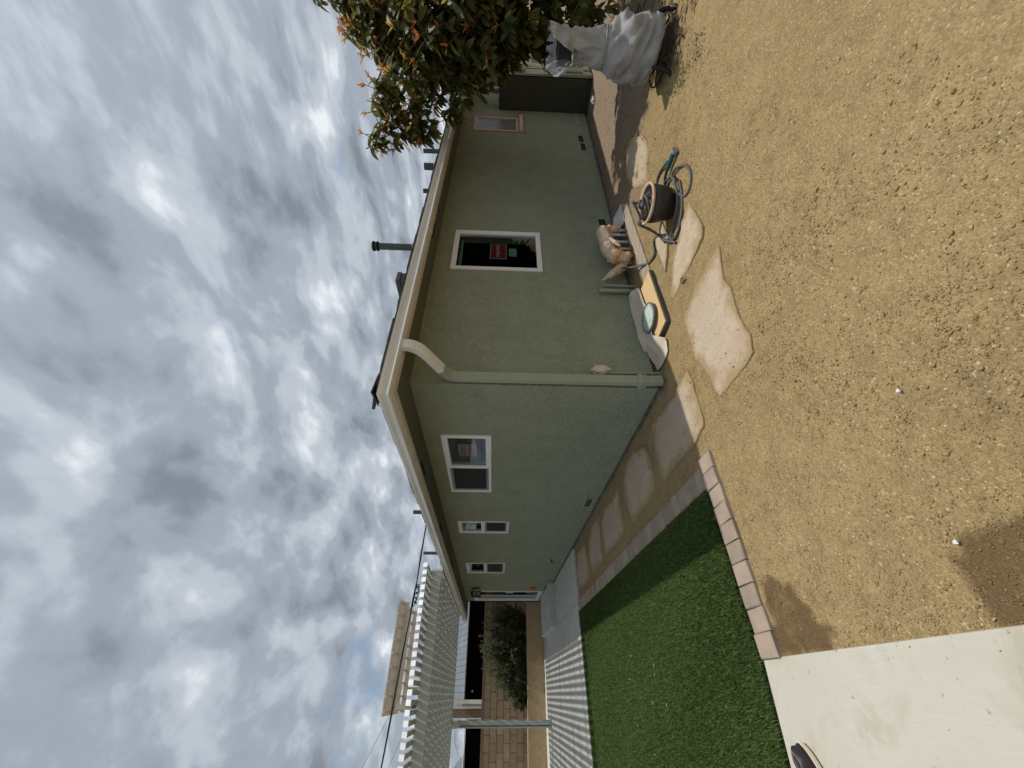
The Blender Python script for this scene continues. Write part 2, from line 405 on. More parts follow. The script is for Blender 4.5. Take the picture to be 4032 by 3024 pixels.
def fastmesh(name, v, f, sizes=None):
    """v (n,3) array; f list of arrays each (m,k)"""
    me = bpy.data.meshes.new(name)
    loops = np.concatenate([a.ravel() for a in f]); tot = np.concatenate([np.full(len(a), a.shape[1]) for a in f])
    st = np.concatenate([[0], np.cumsum(tot)[:-1]])
    me.vertices.add(len(v)); me.vertices.foreach_set('co', v.astype(np.float32).ravel())
    me.loops.add(len(loops)); me.loops.foreach_set('vertex_index', loops.astype(np.int32))
    me.polygons.add(len(tot)); me.polygons.foreach_set('loop_start', st.astype(np.int32)); me.polygons.foreach_set('loop_total', tot.astype(np.int32))
    me.update(calc_edges=True); me.validate(); return me
def crom(pts, n=6, closed=False):
    P = [Vector(p) for p in pts]; m = len(P); out = []
    for i in range(m if closed else m - 1):
        if closed: a, b, c, d = P[(i - 1) % m], P[i], P[(i + 1) % m], P[(i + 2) % m]
        else: a, b, c, d = P[max(i - 1, 0)], P[i], P[i + 1], P[min(i + 2, m - 1)]
        for k in range(n):
            t = k / n; out.append(.5 * ((2 * b) + (c - a) * t + (2 * a - 5 * b + 4 * c - d) * t * t + (3 * b - a - 3 * c + d) * t ** 3))
    if not closed: out.append(P[-1])
    return out
def inpoly(x, y, poly):
    x = np.asarray(x); y = np.asarray(y); r = np.zeros(x.shape, bool); n = len(poly); j = n - 1
    for i in range(n):
        xi, yi = poly[i]; xj, yj = poly[j]
        if yi != yj: r ^= ((yi > y) != (yj > y)) & (x < (xj - xi) * (y - yi) / (yj - yi) + xi)
        j = i
    return r
def gz(x, y=0): return -.06 - .03 * np.maximum(0, np.asarray(x, float) - 2.5)

# ------------------------------------------------------------------ ground
WET1 = [(-1.787, -.434), (-1.804, -.549), (-1.875, -.669), (-1.958, -.737), (-2.027, -.758), (-2.083, -.805), (-2.125, -.858), (-2.197, -.834), (-2.197, -.404), (-2.046, -.401), (-1.917, -.42)]
WET2 = [(-1.93, -1.66), (-1.95, -2.1), (-2.19, -2.1), (-2.191, -1.61), (-2.139, -1.6), (-2.105, -1.597), (-2.074, -1.574), (-2.02, -1.598)]
def ground():
    xs = np.concatenate([[-300, -80, -30, -14, -8, -5], np.arange(-3, 8.6, .055), [9, 10, 12, 15, 22, 40, 90, 300]])
    ys = np.concatenate([[-300, -80, -30, -14, -8, -5.5], np.arange(-4.2, 6.0, .055), [6.5, 7.5, 9, 11, 14, 18, 30, 80, 300]])
    XX, YY = np.meshgrid(xs, ys, indexing='ij'); ZZ = gz(XX) * 1.0
    fl = ZZ.ravel()
    for i, (x, y) in enumerate(zip(XX.ravel(), YY.ravel())):
        if -3.2 < x < 9 and -4.4 < y < 6.2:
            fl[i] += .016 * mn.noise((x * 1.7, y * 1.7, 3)) + .007 * mn.noise((x * 7, y * 7, 1)) + .004 * mn.noise((x * 19, y * 19, 5))
            fl[i] = min(fl[i], gz(x) + .009)
    ZZ = fl.reshape(XX.shape)
    ZZ = np.where((YY > 5.35) & (XX < .5), ZZ - .06, ZZ)      # under the patio
    ZZ = np.where((XX < -2.23), ZZ - .06, ZZ)                  # under slab and turf
    ZZ = np.where((XX < -1.16) & (YY > -.22), ZZ - .06, ZZ)
    ZZ = np.where((np.abs(XX) > 60) | (np.abs(YY) > 60), -.35, ZZ)
    nx, ny = XX.shape; v = np.stack([XX.ravel(), YY.ravel(), ZZ.ravel()], 1)
    idx = np.arange(nx * ny).reshape(nx, ny)
    f = np.stack([idx[:-1, :-1].ravel(), idx[1:, :-1].ravel(), idx[1:, 1:].ravel(), idx[:-1, 1:].ravel()], 1)
    me = fastmesh('ground', v, [f])
    wet = (inpoly(v[:, 0], v[:, 1], WET1) | inpoly(v[:, 0], v[:, 1], WET2)).astype(np.float32)
    a = me.attributes.new('wet', 'FLOAT', 'POINT'); a.data.foreach_set('value', wet)
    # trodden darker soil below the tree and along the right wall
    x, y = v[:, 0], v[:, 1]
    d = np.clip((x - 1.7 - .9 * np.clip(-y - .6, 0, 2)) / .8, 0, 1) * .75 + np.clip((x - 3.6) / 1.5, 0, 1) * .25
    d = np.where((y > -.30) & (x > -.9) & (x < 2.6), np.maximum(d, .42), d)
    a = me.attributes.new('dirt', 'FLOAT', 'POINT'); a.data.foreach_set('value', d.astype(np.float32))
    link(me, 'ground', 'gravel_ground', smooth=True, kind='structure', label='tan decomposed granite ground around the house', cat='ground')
ground()

STONES = {
 'A': [(.27, -1.404), (.166, -1.363), (.1, -1.339), (.009, -1.302), (-.114, -1.311), (-.19, -1.296), (-.365, -1.259), (-.534, -1.269), (-.645, -1.222), (-.67, -1.098), (-.666, -1.027), (-.664, -.924), (-.661, -.757), (-.56, -.733), (-.464, -.741), (-.282, -.691), (-.164, -.648), (-.074, -.674), (.055, -.687), (.214, -.688), (.247, -.722), (.268, -.9), (.307, -1.023), (.276, -1.128), (.285, -1.319)],
 'B': [(1.005, -1.369), (.87, -1.362), (.727, -1.367), (.623, -1.363), (.539, -1.303), (.532, -1.184), (.524, -1.07), (.549, -.902), (.536, -.691), (.55, -.661), (.613, -.664), (.789, -.817), (.859, -.893), (.913, -1.075), (.945, -1.148), (.982, -1.186), (.997, -1.294)],
 'C': [(1.393, -.953), (1.433, -.756), (1.283, -.717), (.916, -.708), (1.039, -.853), (1.135, -.95), (1.299, -.948)],
 'D': [(3.13, -1.116), (2.785, -1.251), (2.587, -1.263), (2.471, -1.223), (2.324, -1.1), (2.17, -.993), (2.535, -.755), (2.804, -.686), (3.077, -.709), (3.314, -.899), (3.276, -1.01)],
 'E': [(-.178, -.474), (-.293, -.495), (-.48, -.477), (-.656, -.46), (-.705, -.43), (-.746, -.246), (-.742, -.075), (-.725, .136), (-.746, .513), (-.621, .546), (-.393, .512), (-.200, .465), (-.149, .42), (-.182, .095), (-.203, -.17), (-.185, -.243)],
 'F': [(-.224, .742), (-.351, .709), (-.606, .705), (-.71, .778), (-.756, .992), (-.742, 1.228), (-.775, 1.577), (-.631, 1.656), (-.421, 1.703), (-.214, 1.629), (-.091, 1.414), (-.099, 1.113)],
 'G': [(-.206, 1.903), (-.429, 1.911), (-.669, 1.938), (-.739, 1.985), (-.772, 2.213), (-.753, 2.992), (-.544, 3.036), (-.298, 2.97), (-.183, 2.706), (-.245, 2.233)],
 'H': [(-.155, 3.073), (-.358, 3.106), (-.778, 3.191), (-.787, 3.911), (-.616, 4.09), (-.277, 3.933), (-.148, 3.612)],
 'I': [(-.221, 4.281), (-.552, 4.171), (-.802, 4.331), (-.806, 5.215), (-.507, 5.259), (-.182, 5.137)]}
SL = {'A': 'largest pale flagstone lying in full sun below the plywood board', 'B': 'long flagstone in the sun beside the dark pot and hose', 'C': 'small triangular flagstone under the loose garden hose',
      'D': 'pale flagstone behind the dark pot at the edge of the tree shade', 'E': 'flagstone by the house corner, half in sun and half in shadow', 'F': 'rounded shaded flagstone, second along the wall from the house corner',
      'G': 'reddish shaded flagstone, third along the wall from the house corner', 'H': 'cracked shaded flagstone, fourth along the wall from the house corner', 'I': 'shaded flagstone nearest the concrete patio'}
def stones():
    for k, poly in STONES.items():
        P = [Vector((x, y, 0)) for x, y in poly]; out = []
        for i in range(len(P)):
            a, b = P[i], P[(i + 1) % len(P)]; m = max(2, int((b - a).length / .035))
            for j in range(m):
                q = a.lerp(b, j / m); q += Vector((mn.noise(q * 14 + Vector((0, 0, 3))), mn.noise(q * 14 + Vector((5, 0, 9))), 0)) * .012; out.append(q)
        c = sum(out, Vector()) / len(out); base = float(gz(c.x)); mb = MB(); n = len(out)
        ring = lambda s, z: [(c.x + (q.x - c.x) * s, c.y + (q.y - c.y) * s, z + .003 * mn.noise(q * 6)) for q in out]
        top = base + .0135
        vs = ring(1.01, base - .05) + ring(1.0, top - .005) + ring(.985, top) + ring(.86, top) + ring(.62, top + .001) + ring(.3, top + .001)
        fs = []
        for a in range(5):
            fs += [(a * n + i, a * n + (i + 1) % n, (a + 1) * n + (i + 1) % n, (a + 1) * n + i) for i in range(n)]
        fs.append(tuple(range(5 * n, 6 * n)))
        o = mb.add(vs, fs).obj('stepping_stone', 'flagstone', label=SL[k], cat='stepping stone', group='flagstones set in the gravel')
        at = o.data.attributes.new('edge', 'FLOAT', 'POINT'); at.data.foreach_set('value', np.repeat(np.array([1.1, 1.1, 1.05, .72, .38, .15], np.float32), n))
stones()

def turf_poly(): return [(-1.135, -.205), (-2.2, -.205), (-2.68, -.13), (-6.2, .42), (-6.2, 5.4), (-1.135, 5.4)]
def slabs():
    mb = MB(); mb.prism([(-2.2, -.412), (-2.2, -.212), (-2.68, -.138), (-6.5, .45), (-9, -6), (-2.2, -6)], -.2, -.044)
    mb.obj('concrete_pad', 'concrete_slab', bevel=.012, kind='structure', label='pale concrete pad beside the artificial turf', cat='pavement')
    mb = MB(); mb.prism([(-.004, 5.385), (-.985, 5.385), (-.985, 11.6), (-.004, 11.45)], -.2, -.03)
    mb.prism([(-.995, 5.385), (-3.24, 5.40), (-3.24, 12.0), (-.995, 11.6)], -.2, -.031)
    mb.prism([(-3.25, 5.40), (-7.5, 5.42), (-7.5, 12.6), (-3.25, 12.0)], -.2, -.032)
    p = mb.obj('patio', 'concrete_patio', bevel=.004, kind='structure', label='grey concrete patio under the white slatted cover', cat='patio')
    mb = MB()
    for (x0, y0), (x1, y1) in (((-1.0, 8.06), (-3.2, 8.95)), ((-1.0, 6.6), (-3.2, 7.12)), ((-3.26, 7.3), (-7.4, 8.3)), ((-3.26, 9.2), (-7.4, 10.9))):
        d = Vector((x1 - x0, y1 - y0, 0)).normalized(); n = Vector((-d.y, d.x, 0)) * .006
        mb.add([(x0 - n.x, y0 - n.y, -.0275), (x1 - n.x, y1 - n.y, -.0285), (x1 + n.x, y1 + n.y, -.0285), (x0 + n.x, y0 + n.y, -.0275)], [(0, 1, 2, 3)])
    mb.obj('control_joint', 'joint_dark', p)
    mb = MB(); mb.box(-1.03, -.004, 8.5, 10.72, -.1, .115)
    mb.obj('doorstep', 'concrete_patio', bevel=.012, label='grey concrete step below the sliding door', cat='step')
slabs()

def pavers():
    def pm(sx, sy, seed):
        rr = random.Random(seed); mb = MB(); hx, hy = sx / 2, sy / 2
        j = lambda: rr.uniform(-.003, .003)
        def ring(s, z): return [(-hx + s + j(), -hy + s + j(), z), (hx - s + j(), -hy + s + j(), z), (hx - s + j(), hy - s + j(), z), (-hx + s + j(), hy - s + j(), z)]
        vs = ring(0, -.05) + ring(0, -.006) + ring(.006, 0)
        fs = [(a * 4 + i, a * 4 + (i + 1) % 4, a * 4 + 4 + (i + 1) % 4, a * 4 + 4 + i) for a in (0, 1) for i in range(4)] + [(8, 9, 10, 11)]
        me = mb.add(vs, fs).mesh('paver'); me.materials.append(MT['paver_face']); return me
    A = [pm(.176, .121, i) for i in range(5)]; B = [pm(.128, .176, i + 9) for i in range(5)]
    t = thing('paver_border', (-1.04, 2.6, -.06), 'long row of pinkish pavers between the turf and the shaded flagstones', 'paver border', 'paver borders')
    y = -.15; i = 0
    while y < 5.36:
        piece(A[i % 5] if i % 7 else A[(i * 3) % 5], 'paver', t, (-1.04 + random.uniform(-.004, .004), y, -.030 + random.uniform(-.004, .003)), random.uniform(-.012, .012)); y += .1265; i += 1
    t = thing('paver_border', (-1.55, -.312, -.06), 'short sunlit row of pavers between the turf and the gravel', 'paver border', 'paver borders')
    for k in range(10):
        piece(B[k % 5], 'paver', t, (-.968 - k * .1305, -.314 + random.uniform(-.004, .004), -.030 + random.uniform(-.004, .003)), random.uniform(-.012, .012))
pavers()

# ------------------------------------------------------------------ house
HOUSE = thing('house', (0, 0, 0), 'sage green stucco house with white gutters and dark shingle roof', 'house')
XL, YL, H = 12.6, 11.376, 2.425
def PT(side, s, z, d): return (d, s, z) if side == 'L' else (s, d, z)     # d: depth into the house
def sbox(mb, side, s0, s1, z0, z1, d0, d1):
    return mb.box(d0, d1, s0, s1, z0, z1) if side == 'L' else mb.box(s0, s1, d0, d1, z0, z1)
WIN = {'L': [(.949, 2.553, 1.639, 2.226), (3.831, 4.432, 1.328, 2.226), (6.576, 7.492, 1.324, 2.226), (9.635, 11.079, .149, 2.18)],
       'R': [(1.824, 2.705, 1.045, 2.211), (6.30, 7.06, 1.27, 2.20), (10.7, 11.7, .95, 2.20)]}
def wall(side, length):
    ho = [(a + .03, b - .03, c + .03, d - .03) for a, b, c, d in WIN[side]]
    ss = sorted({0, length} | {x for h in ho for x in h[:2]}); zs = sorted({0 if side == 'L' else 0, H + .12} | {x for h in ho for x in h[2:]})
    mb = MB()
    for i in range(len(ss) - 1):
        for j in range(len(zs) - 1):
            sm, zm = (ss[i] + ss[i + 1]) / 2, (zs[j] + zs[j + 1]) / 2
            if any(h[0] < sm < h[1] and h[2] < zm < h[3] for h in ho): continue
            for d in (0, .16):
                mb.add([PT(side, ss[i], zs[j], d), PT(side, ss[i + 1], zs[j], d), PT(side, ss[i + 1], zs[j + 1], d), PT(side, ss[i], zs[j + 1], d)], [(0, 1, 2, 3)])
    for a, b, c, d in ho:
        for q in ([(a, c), (b, c)], [(b, c), (b, d)], [(b, d), (a, d)], [(a, d), (a, c)]):
            mb.add([PT(side, *q[0], 0), PT(side, *q[1], 0), PT(side, *q[1], .16), PT(side, *q[0], .16)], [(0, 1, 2, 3)])
    mb.add([PT(side, 0, 0, 0), PT(side, length, 0, 0), PT(side, length, 0, .16), PT(side, 0, 0, .16)], [(0, 1, 2, 3)])
    me = mb.mesh('wall', False); bm = bmesh.new(); bm.from_mesh(me); bmesh.ops.remove_doubles(bm, verts=bm.verts, dist=1e-5); bm.to_mesh(me); bm.free()
    return link(me, 'wall', 'stucco_green', HOUSE)
WL = wall('L', YL); WR = wall('R', XL)
mb = MB(); mb.box(.0, XL, YL - .16, YL, 0, H + .12); mb.obj('wall', 'stucco_green', HOUSE)
mb = MB(); mb.box(XL - .16, XL, 0, YL - .17, 0, H + .12); mb.obj('wall', 'stucco_green', HOUSE)
mb = MB(); mb.box(.018, XL - .02, .018, YL - .02, -.6, -.002); mb.obj('foundation', 'foundation', HOUSE)
mb = MB(); mb.add([(3.0, -.0005, -.001), (XL, -.0005, -.001), (XL, -.0005, -.30), (3.0, -.0005, -.022), (3.0, .15, -.001), (XL, .15, -.001), (XL, .15, -.30), (3.0, .15, -.022)], [(0, 1, 2, 3), (3, 2, 6, 7), (0, 3, 7, 4)])
mb.obj('wall', 'stucco_green', HOUSE)
mb = MB(); mb.box(.2, XL - .2, .2, YL - .2, .0, .01); mb.obj('floor', 'dark_interior', HOUSE)
for a in ((.17, 5.6, 5.0, 5.1), (5.2, 5.3, .17, 11.1)):
    mb = MB(); mb.box(*a, .02, H); mb.obj('partition', 'dark_interior', HOUSE)

# roof: soffit, fascia, gutters, hip planes, shingles at the eave
def ring4(d, z): return [(-d, -d, z), (XL + d, -d, z), (XL + d, YL + d, z), (-d, YL + d, z)]
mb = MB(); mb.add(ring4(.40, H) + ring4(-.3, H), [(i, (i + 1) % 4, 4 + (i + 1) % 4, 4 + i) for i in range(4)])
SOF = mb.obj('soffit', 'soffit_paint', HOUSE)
for y in (1.23, 5.45, 9.2, 3.3, 7.3):
    mb = MB(); mb.box(-.335, -.265, y - .15, y + .15, H - .004, H - .001); mb.obj('soffit_vent', 'dark_interior', SOF)
for x in (2.2, 6.2):
    mb = MB(); mb.box(x - .15, x + .15, -.335, -.265, H - .004, H - .001); mb.obj('soffit_vent', 'dark_interior', SOF)
mb = MB(); mb.add(ring4(.40, 2.402) + ring4(.428, 2.402) + ring4(.428, 2.52) + ring4(.40, 2.52), [(a * 4 + i, a * 4 + (i + 1) % 4, ((a + 1) % 4) * 4 + (i + 1) % 4, ((a + 1) % 4) * 4 + i) for a in range(4) for i in range(4)])
mb.obj('fascia', 'fascia_beige', HOUSE)
GP = [(.43, 2.50), (.43, 2.417), (.512, 2.417), (.529, 2.421), (.534, 2.428), (.531, 2.436), (.518, 2.441), (.511, 2.452), (.512, 2.466), (.520, 2.480), (.531, 2.490), (.534, 2.499), (.536, 2.513), (.528, 2.516), (.520, 2.505)]
def gutter(run):
    mb = MB(); n = len(GP)
    if run == 'R': vs = [(XL + .3, -d, z) for d, z in GP] + [(-d, -d, z) for d, z in GP]
    else: vs = [(-d, -d, z) for d, z in GP] + [(-d, YL + .30, z) for d, z in GP]
    mb.add(vs, [(i, (i + 1) % n, n + (i + 1) % n, n + i) for i in range(n)] + [tuple(range(n)), tuple(range(2 * n - 1, n - 1, -1))])
    o = mb.obj('gutter', 'gutter_white', HOUSE); return o
GR = gutter('R'); GLt = gutter('L')
mb = MB(); mb.box(1.93, 1.96, -.44, -.405, 2.396, 2.414); mb.obj('fascia_joint', 'gutter_white', HOUSE)
RS = .333; EZ = 2.528; ED = .455
def rz(x, y): return EZ + RS * (min(x + ED, y + ED, XL + ED - x, YL + ED - y))
mb = MB(); hw = (YL + 2 * ED) / 2
A = [(-ED, -ED, EZ), (XL + ED, -ED, EZ), (XL + ED, YL + ED, EZ), (-ED, YL + ED, EZ)]
mb.add(A + [(-ED + hw, YL / 2, EZ + RS * hw), (XL + ED - hw, YL / 2, EZ + RS * hw)], [(0, 1, 5, 4), (1, 2, 5), (2, 3, 4, 5), (3, 0, 4)])
mb.add([(x, y, EZ - .015) for x, y, z in A], [(3, 2, 1, 0)])
ROOF = mb.obj('roof', 'roof_felt', HOUSE)
def shingles():
    kinds = []
    for k in range(6):
        wd = random.uniform(.14, .32); th = random.uniform(.020, .042)
        m = MB(); m.add([(-wd / 2, -.02, 0), (wd / 2, -.02, 0), (wd / 2, .16, .16 * RS), (-wd / 2, .16, .16 * RS), (-wd / 2, -.02, th), (wd / 2, -.02, th * random.uniform(.8, 1.1)), (wd / 2, .16, .16 * RS + th), (-wd / 2, .16, .16 * RS + th)],
              [(0, 3, 2, 1), (4, 5, 6, 7), (0, 1, 5, 4), (1, 2, 6, 5), (2, 3, 7, 6), (3, 0, 4, 7)])
        me = m.mesh('shingle'); me.materials.append(MT['shingle']); kinds.append((me, wd))
    x = -ED + .06
    while x < 9.5:
        me, wd = random.choice(kinds); piece(me, 'shingle', ROOF, (x + wd / 2, -ED, EZ - .004 + random.uniform(-.003, .003))); x += wd + .006
    x = -ED + .02
    while x < 9:
        me, wd = random.choice(kinds); piece(me, 'shingle', ROOF, (x + wd / 2, -ED + .12, EZ + .12 * RS + .004)); x += wd + .006
    y = -ED + .06
    while y < YL:
        me, wd = random.choice(kinds); piece(me, 'shingle', ROOF, (-ED, y + wd / 2, EZ - .012), -math.pi / 2); y += wd + .006
    # hip cap shingles riding up the corner
    for k in range(9):
        d = -ED - .012 + k * .12; z = EZ + RS * (k * .12) + .030
        m = MB(); a = .15
        m.add([(d - .01, d - .01, z + .026), (d + a, d - .03, z - .002), (d + a + .2, d + .17, z + .06), (d + .2, d + .2, z + .10), (d - .03, d + a, z - .002), (d + .17, d + a + .2, z + .06),
               (d - .01, d - .01, z + .012), (d + a, d - .03, z - .016), (d - .03, d + a, z - .016)], [(0, 1, 2, 3), (0, 3, 5, 4), (0, 6, 7, 1), (6, 0, 4, 8)])
        m.obj('hip_shingle', 'shingle', ROOF)
shingles()
# roof pipes and vents
def rpipe(x, y, r, ztop, cap=None, mat='pipe_dark', fl=True):
    z0 = rz(x, y) - .05; mb = MB()
    prof = [(r, 0), (r, ztop - z0)]
    if fl: prof = [(r * 2.1, 0), (r * 1.9, .10), (r * 1.05, .17), (r, .175), (r, ztop - z0)]
    mb.lathe(prof, (x, y, z0), 16)
    o = mb.obj('vent_pipe', mat, HOUSE, smooth=False)
    if cap:
        m = MB(); m.lathe([(r, -.02), (r * 1.35, .0), (r * 1.5, .012), (r * 1.35, .03), (r * .9, .04), (r * .9, .055), (r * 1.4, .06), (r * 1.55, .075), (r * 1.4, .10), (r * .6, .115)], (x, y, ztop - .06), 16)
        m.obj('vent_cap', 'black_metal', o)
    return o
rpipe(3.80, 1.0, .058, 3.78, True)
rpipe(7.80, 1.0, .05, 3.48, fl=False); rpipe(6.98, 1.0, .075, 3.35); rpipe(5.85, 1.0, .045, 3.22, fl=False)
rpipe(1.0, 6.17, .045, 3.49, fl=False); rpipe(1.0, 9.57, .045, 3.71, fl=False)
mb = MB(); mb.box(2.86, 3.06, 1.0, 2.3, 2.9, 3.19); bv = mb.obj('box_vent', 'pipe_dark', HOUSE)
mb = MB(); mb.box(2.845, 3.075, .985, 2.31, 3.192, 3.262); mb.obj('vent_lid', 'pipe_dark', bv, bevel=.006)

# downspout
x0 = .045
white = crom([(x0, -.475, 2.42), (x0, -.475, 2.36), (x0, -.44, 2.29), (x0, -.36, 2.225), (x0, -.24, 2.155), (x0, -.165, 2.108)], 8)
low = crom([(x0, -.165, 2.108), (x0, -.10, 2.062), (x0, -.066, 2.01), (x0, -.058, 1.95)], 8) + [Vector((x0, -.058, 1.0)), Vector((x0, -.058, .10)), Vector((x0, -.072, -.03))]
mb = MB(); mb.rsweep(low, .046, .03, (1, 0, 0)); DS = mb.obj('downspout', 'green_paint', HOUSE, bevel=.006)
mb = MB(); mb.rsweep(white, .047, .031, (1, 0, 0)); mb.obj('elbow', 'downspout_white', DS, bevel=.006)
for k in range(8):
    j = 1 + 2 * k; mb = MB(); mb.rsweep([low[j], low[j] + (low[j + 1] - low[j]).normalized() * .005], .0475, .0315, (1, 0, 0)); mb.obj('elbow_rib', 'green_paint', DS)
for k in range(6):
    j = 9 + 2 * k; mb = MB(); mb.rsweep([white[j], white[j] + (white[j + 1] - white[j]).normalized() * .004], .0478, .0318, (1, 0, 0)); mb.obj('elbow_rib', 'downspout_white', DS)
mb = MB(); mb.box(x0 - .056, x0 + .056, -.102, -.01, .165, .215); mb.box(x0 - .051, x0 + .051, -.098, -.01, .128, .163); mb.obj('strap', 'green_paint', DS, bevel=.004)

# windows ------------------------------------------------------------
def text_mesh(body, size, name='lettering'):
    c = bpy.data.curves.new(name, 'FONT'); c.body = body; c.size = size; c.align_x = 'CENTER'; c.align_y = 'CENTER'; c.extrude = .0006
    o = bpy.data.objects.new(name, c); COL.objects.link(o); dg = bpy.context.evaluated_depsgraph_get(); dg.update()
    me = bpy.data.meshes.new_from_object(o.evaluated_get(dg)); bpy.data.objects.remove(o); return me
def framebars(mb, side, a, b, c, d, wd, d0, d1, wt=None, wb=None):
    wt = wt or wd; wb = wb or wd
    sbox(mb, side, a, b, d - wt, d, d0, d1); sbox(mb, side, a, b, c, c + wb, d0, d1)
    sbox(mb, side, a, a + wd, c + wb + .0005, d - wt - .0005, d0, d1); sbox(mb, side, b - wd, b, c + wb + .0005, d - wt - .0005, d0, d1)
def pane(win, side, a, b, c, d, dep, mat='window_glass', name='pane'):
    mb = MB(); sbox(mb, side, a, b, c, d, dep, dep + .005); return mb.obj(name, mat, win)
def lettering(win, side, s, z, dep, size, body, mat='white_print'):
    me = text_mesh(body, size)
    o = link(me, 'lettering', mat, win)
    M = Matrix(((0, 0, -1, dep), (-1, 0, 0, s), (0, 1, 0, z), (0, 0, 0, 1))) if side == 'L' else Matrix(((1, 0, 0, s), (0, 0, -1, dep), (0, 1, 0, z), (0, 0, 0, 1)))
    o.matrix_local = M
    return o
def sticker(win, side, a, b, c, d, dep, mats=('red_print',)):
    mb = MB(); sbox(mb, side, a, b, c, d, dep + .0015, dep + .003); mb.obj('sticker', 'white_print', win)
    m = .008; mb = MB(); sbox(mb, side, a + m, b - m, c + m, d - m, dep, dep + .001); mb.obj('sticker_print', mats[0], win)
    if len(mats) > 1:
        mb = MB(); sbox(mb, side, a + m + .08, b - m, c + m, c + .10, dep - .0008, dep - .0002); mb.obj('sticker_print', mats[1], win)
def win_picture():
    a, b, c, d = WIN['R'][0]; mb = MB()
    framebars(mb, 'R', a, b, c, d, .020, -.018, .05); framebars(mb, 'R', a + .0205, b - .0205, c + .0205, d - .0205, .044, -.012, .05)
    wn = mb.obj('window', 'vinyl_white', HOUSE, bevel=.003, label='white framed picture window with a red sticker')
    pane(wn, 'R', a + .06, b - .06, c + .06, d - .06, .012)
    sticker(wn, 'R', 2.11, 2.442, 1.504, 1.722, .021); lettering(wn, 'R', 2.285, 1.617, .0195, .064, 'MILGARD')
    mb = MB(); mb.tube([PT('R', 2.36 + .07 * math.cos(t) * .9, 1.69 + .012 * math.sin(2 * t), .0195) for t in np.linspace(0, 5, 20)], .0016, 4); mb.obj('scribble', 'tape_orange', wn)
    mb = MB(); sbox(mb, 'R', 2.172, 2.35, 1.368, 1.474, .021, .023); mb.obj('card', 'mint_card', wn)
    mb = MB(); sbox(mb, 'R', a + .07, b - .07, d - .115, d - .075, .09, .12); mb.obj('blind_rail', 'mint_card', wn)
def win_slider():
    a, b, c, d = WIN['L'][0]; mb = MB()
    framebars(mb, 'L', a, b, c, d, .020, -.018, .05); framebars(mb, 'L', a + .0205, 1.78, c + .0205, d - .0205, .048, -.010, .05)
    framebars(mb, 'L', 1.7805, b - .0205, c + .0205, d - .0205, .016, -.006, .05)
    wn = mb.obj('window', 'vinyl_white', HOUSE, bevel=.003, label='wide white sliding window with a sticker coloured pale for reflection nearest the corner')
    pane(wn, 'L', 1.01, 1.74, 1.70, 2.17, .012)
    sticker(wn, 'L', 1.222, 1.512, 1.826, 2.044, .021, ('washed_print', 'orange_print')); lettering(wn, 'L', 1.365, 1.938, .0188, .056, 'MILGARD')
    mb = MB(); framebars(mb, 'L', 1.797, b - .037, c + .037, d - .037, .034, .006, .02); mb.obj('screen_frame', 'screen_frame', wn)
    mb = MB(); sbox(mb, 'L', 1.826, b - .068, c + .068, d - .068, .012, .016); mb.obj('screen', 'screen_mesh', wn)
def win_hung(i, lab):
    a, b, c, d = WIN['L'][i]; zm = c + .445; mb = MB()
    framebars(mb, 'L', a, b, c, d, .018, -.018, .05); framebars(mb, 'L', a + .0185, b - .0185, zm, d - .0185, .048, -.010, .05)
    framebars(mb, 'L', a + .0185, b - .0185, c + .0185, zm - .0005, .018, -.005, .05)
    wn = mb.obj('window', 'vinyl_white', HOUSE, bevel=.003, label=lab)
    pane(wn, 'L', a + .06, b - .06, zm + .04, d - .06, .012)
    mb = MB(); framebars(mb, 'L', a + .037, b - .037, c + .037, zm - .019, .03, .006, .02); mb.obj('screen_frame', 'screen_frame', wn)
    mb = MB(); sbox(mb, 'L', a + .064, b - .064, c + .064, zm - .046, .012, .016); mb.obj('screen', 'screen_mesh', wn)
    return wn
win_picture(); win_slider()
wb_ = win_hung(1, 'narrow white window, middle of the left wall'); win_hung(2, 'small white window nearest the sliding door')
mb = MB(); sbox(mb, 'L', 3.90, 4.36, 1.86, 2.03, .10, .11); mb.obj('blind', 'mint_card', wb_)
def door():
    a, b, c, d = WIN['L'][3]; mb = MB(); m = (a + b) / 2
    framebars(mb, 'L', a, b, c, d, .045, -.02, .06)
    framebars(mb, 'L', a + .046, m + .03, c + .046, d - .046, .075, -.012, .018); framebars(mb, 'L', m - .03, b - .046, c + .046, d - .046, .075, .02, .05)
    dr = mb.obj('sliding_door', 'vinyl_white', HOUSE, bevel=.003)
    pane(dr, 'L', a + .115, m - .04, c + .115, d - .115, .0); pane(dr, 'L', m + .04, b - .115, c + .115, d - .115, .033)
    mb = MB(); sbox(mb, 'L', a + .065, a + .095, 1.0, 1.22, -.045, -.02); mb.obj('handle', 'vinyl_white', dr, bevel=.004)
door()
def win_film(i, lab):
    a, b, c, d = WIN['R'][i]
    mb = MB(); framebars(mb, 'R', a + .03, b - .03, c + .02, d - .02, .05, -.006, .03); wn = mb.obj('window', 'wood_white', HOUSE, label=lab)
    mb = MB(); sbox(mb, 'R', a + .07, b - .07, c + .06, d - .06, .004, .010); mb.obj('masking_film', 'plastic_film', wn)
    mb = MB(); framebars(mb, 'R', a + .0, b - .0, c + .0, d - .01, .028, -.010, -.007, .02, .035); mb.obj('masking_tape', 'tape_orange', wn)
    mb = MB(); sbox(mb, 'R', a - .04, b + .05, c - .07, c - .003, -.05, .02); mb.obj('sill', 'wood_white', wn, bevel=.004)
win_film(1, 'window masked with film and orange tape under the tree'); win_film(2, 'masked window beyond the metal cabinet')

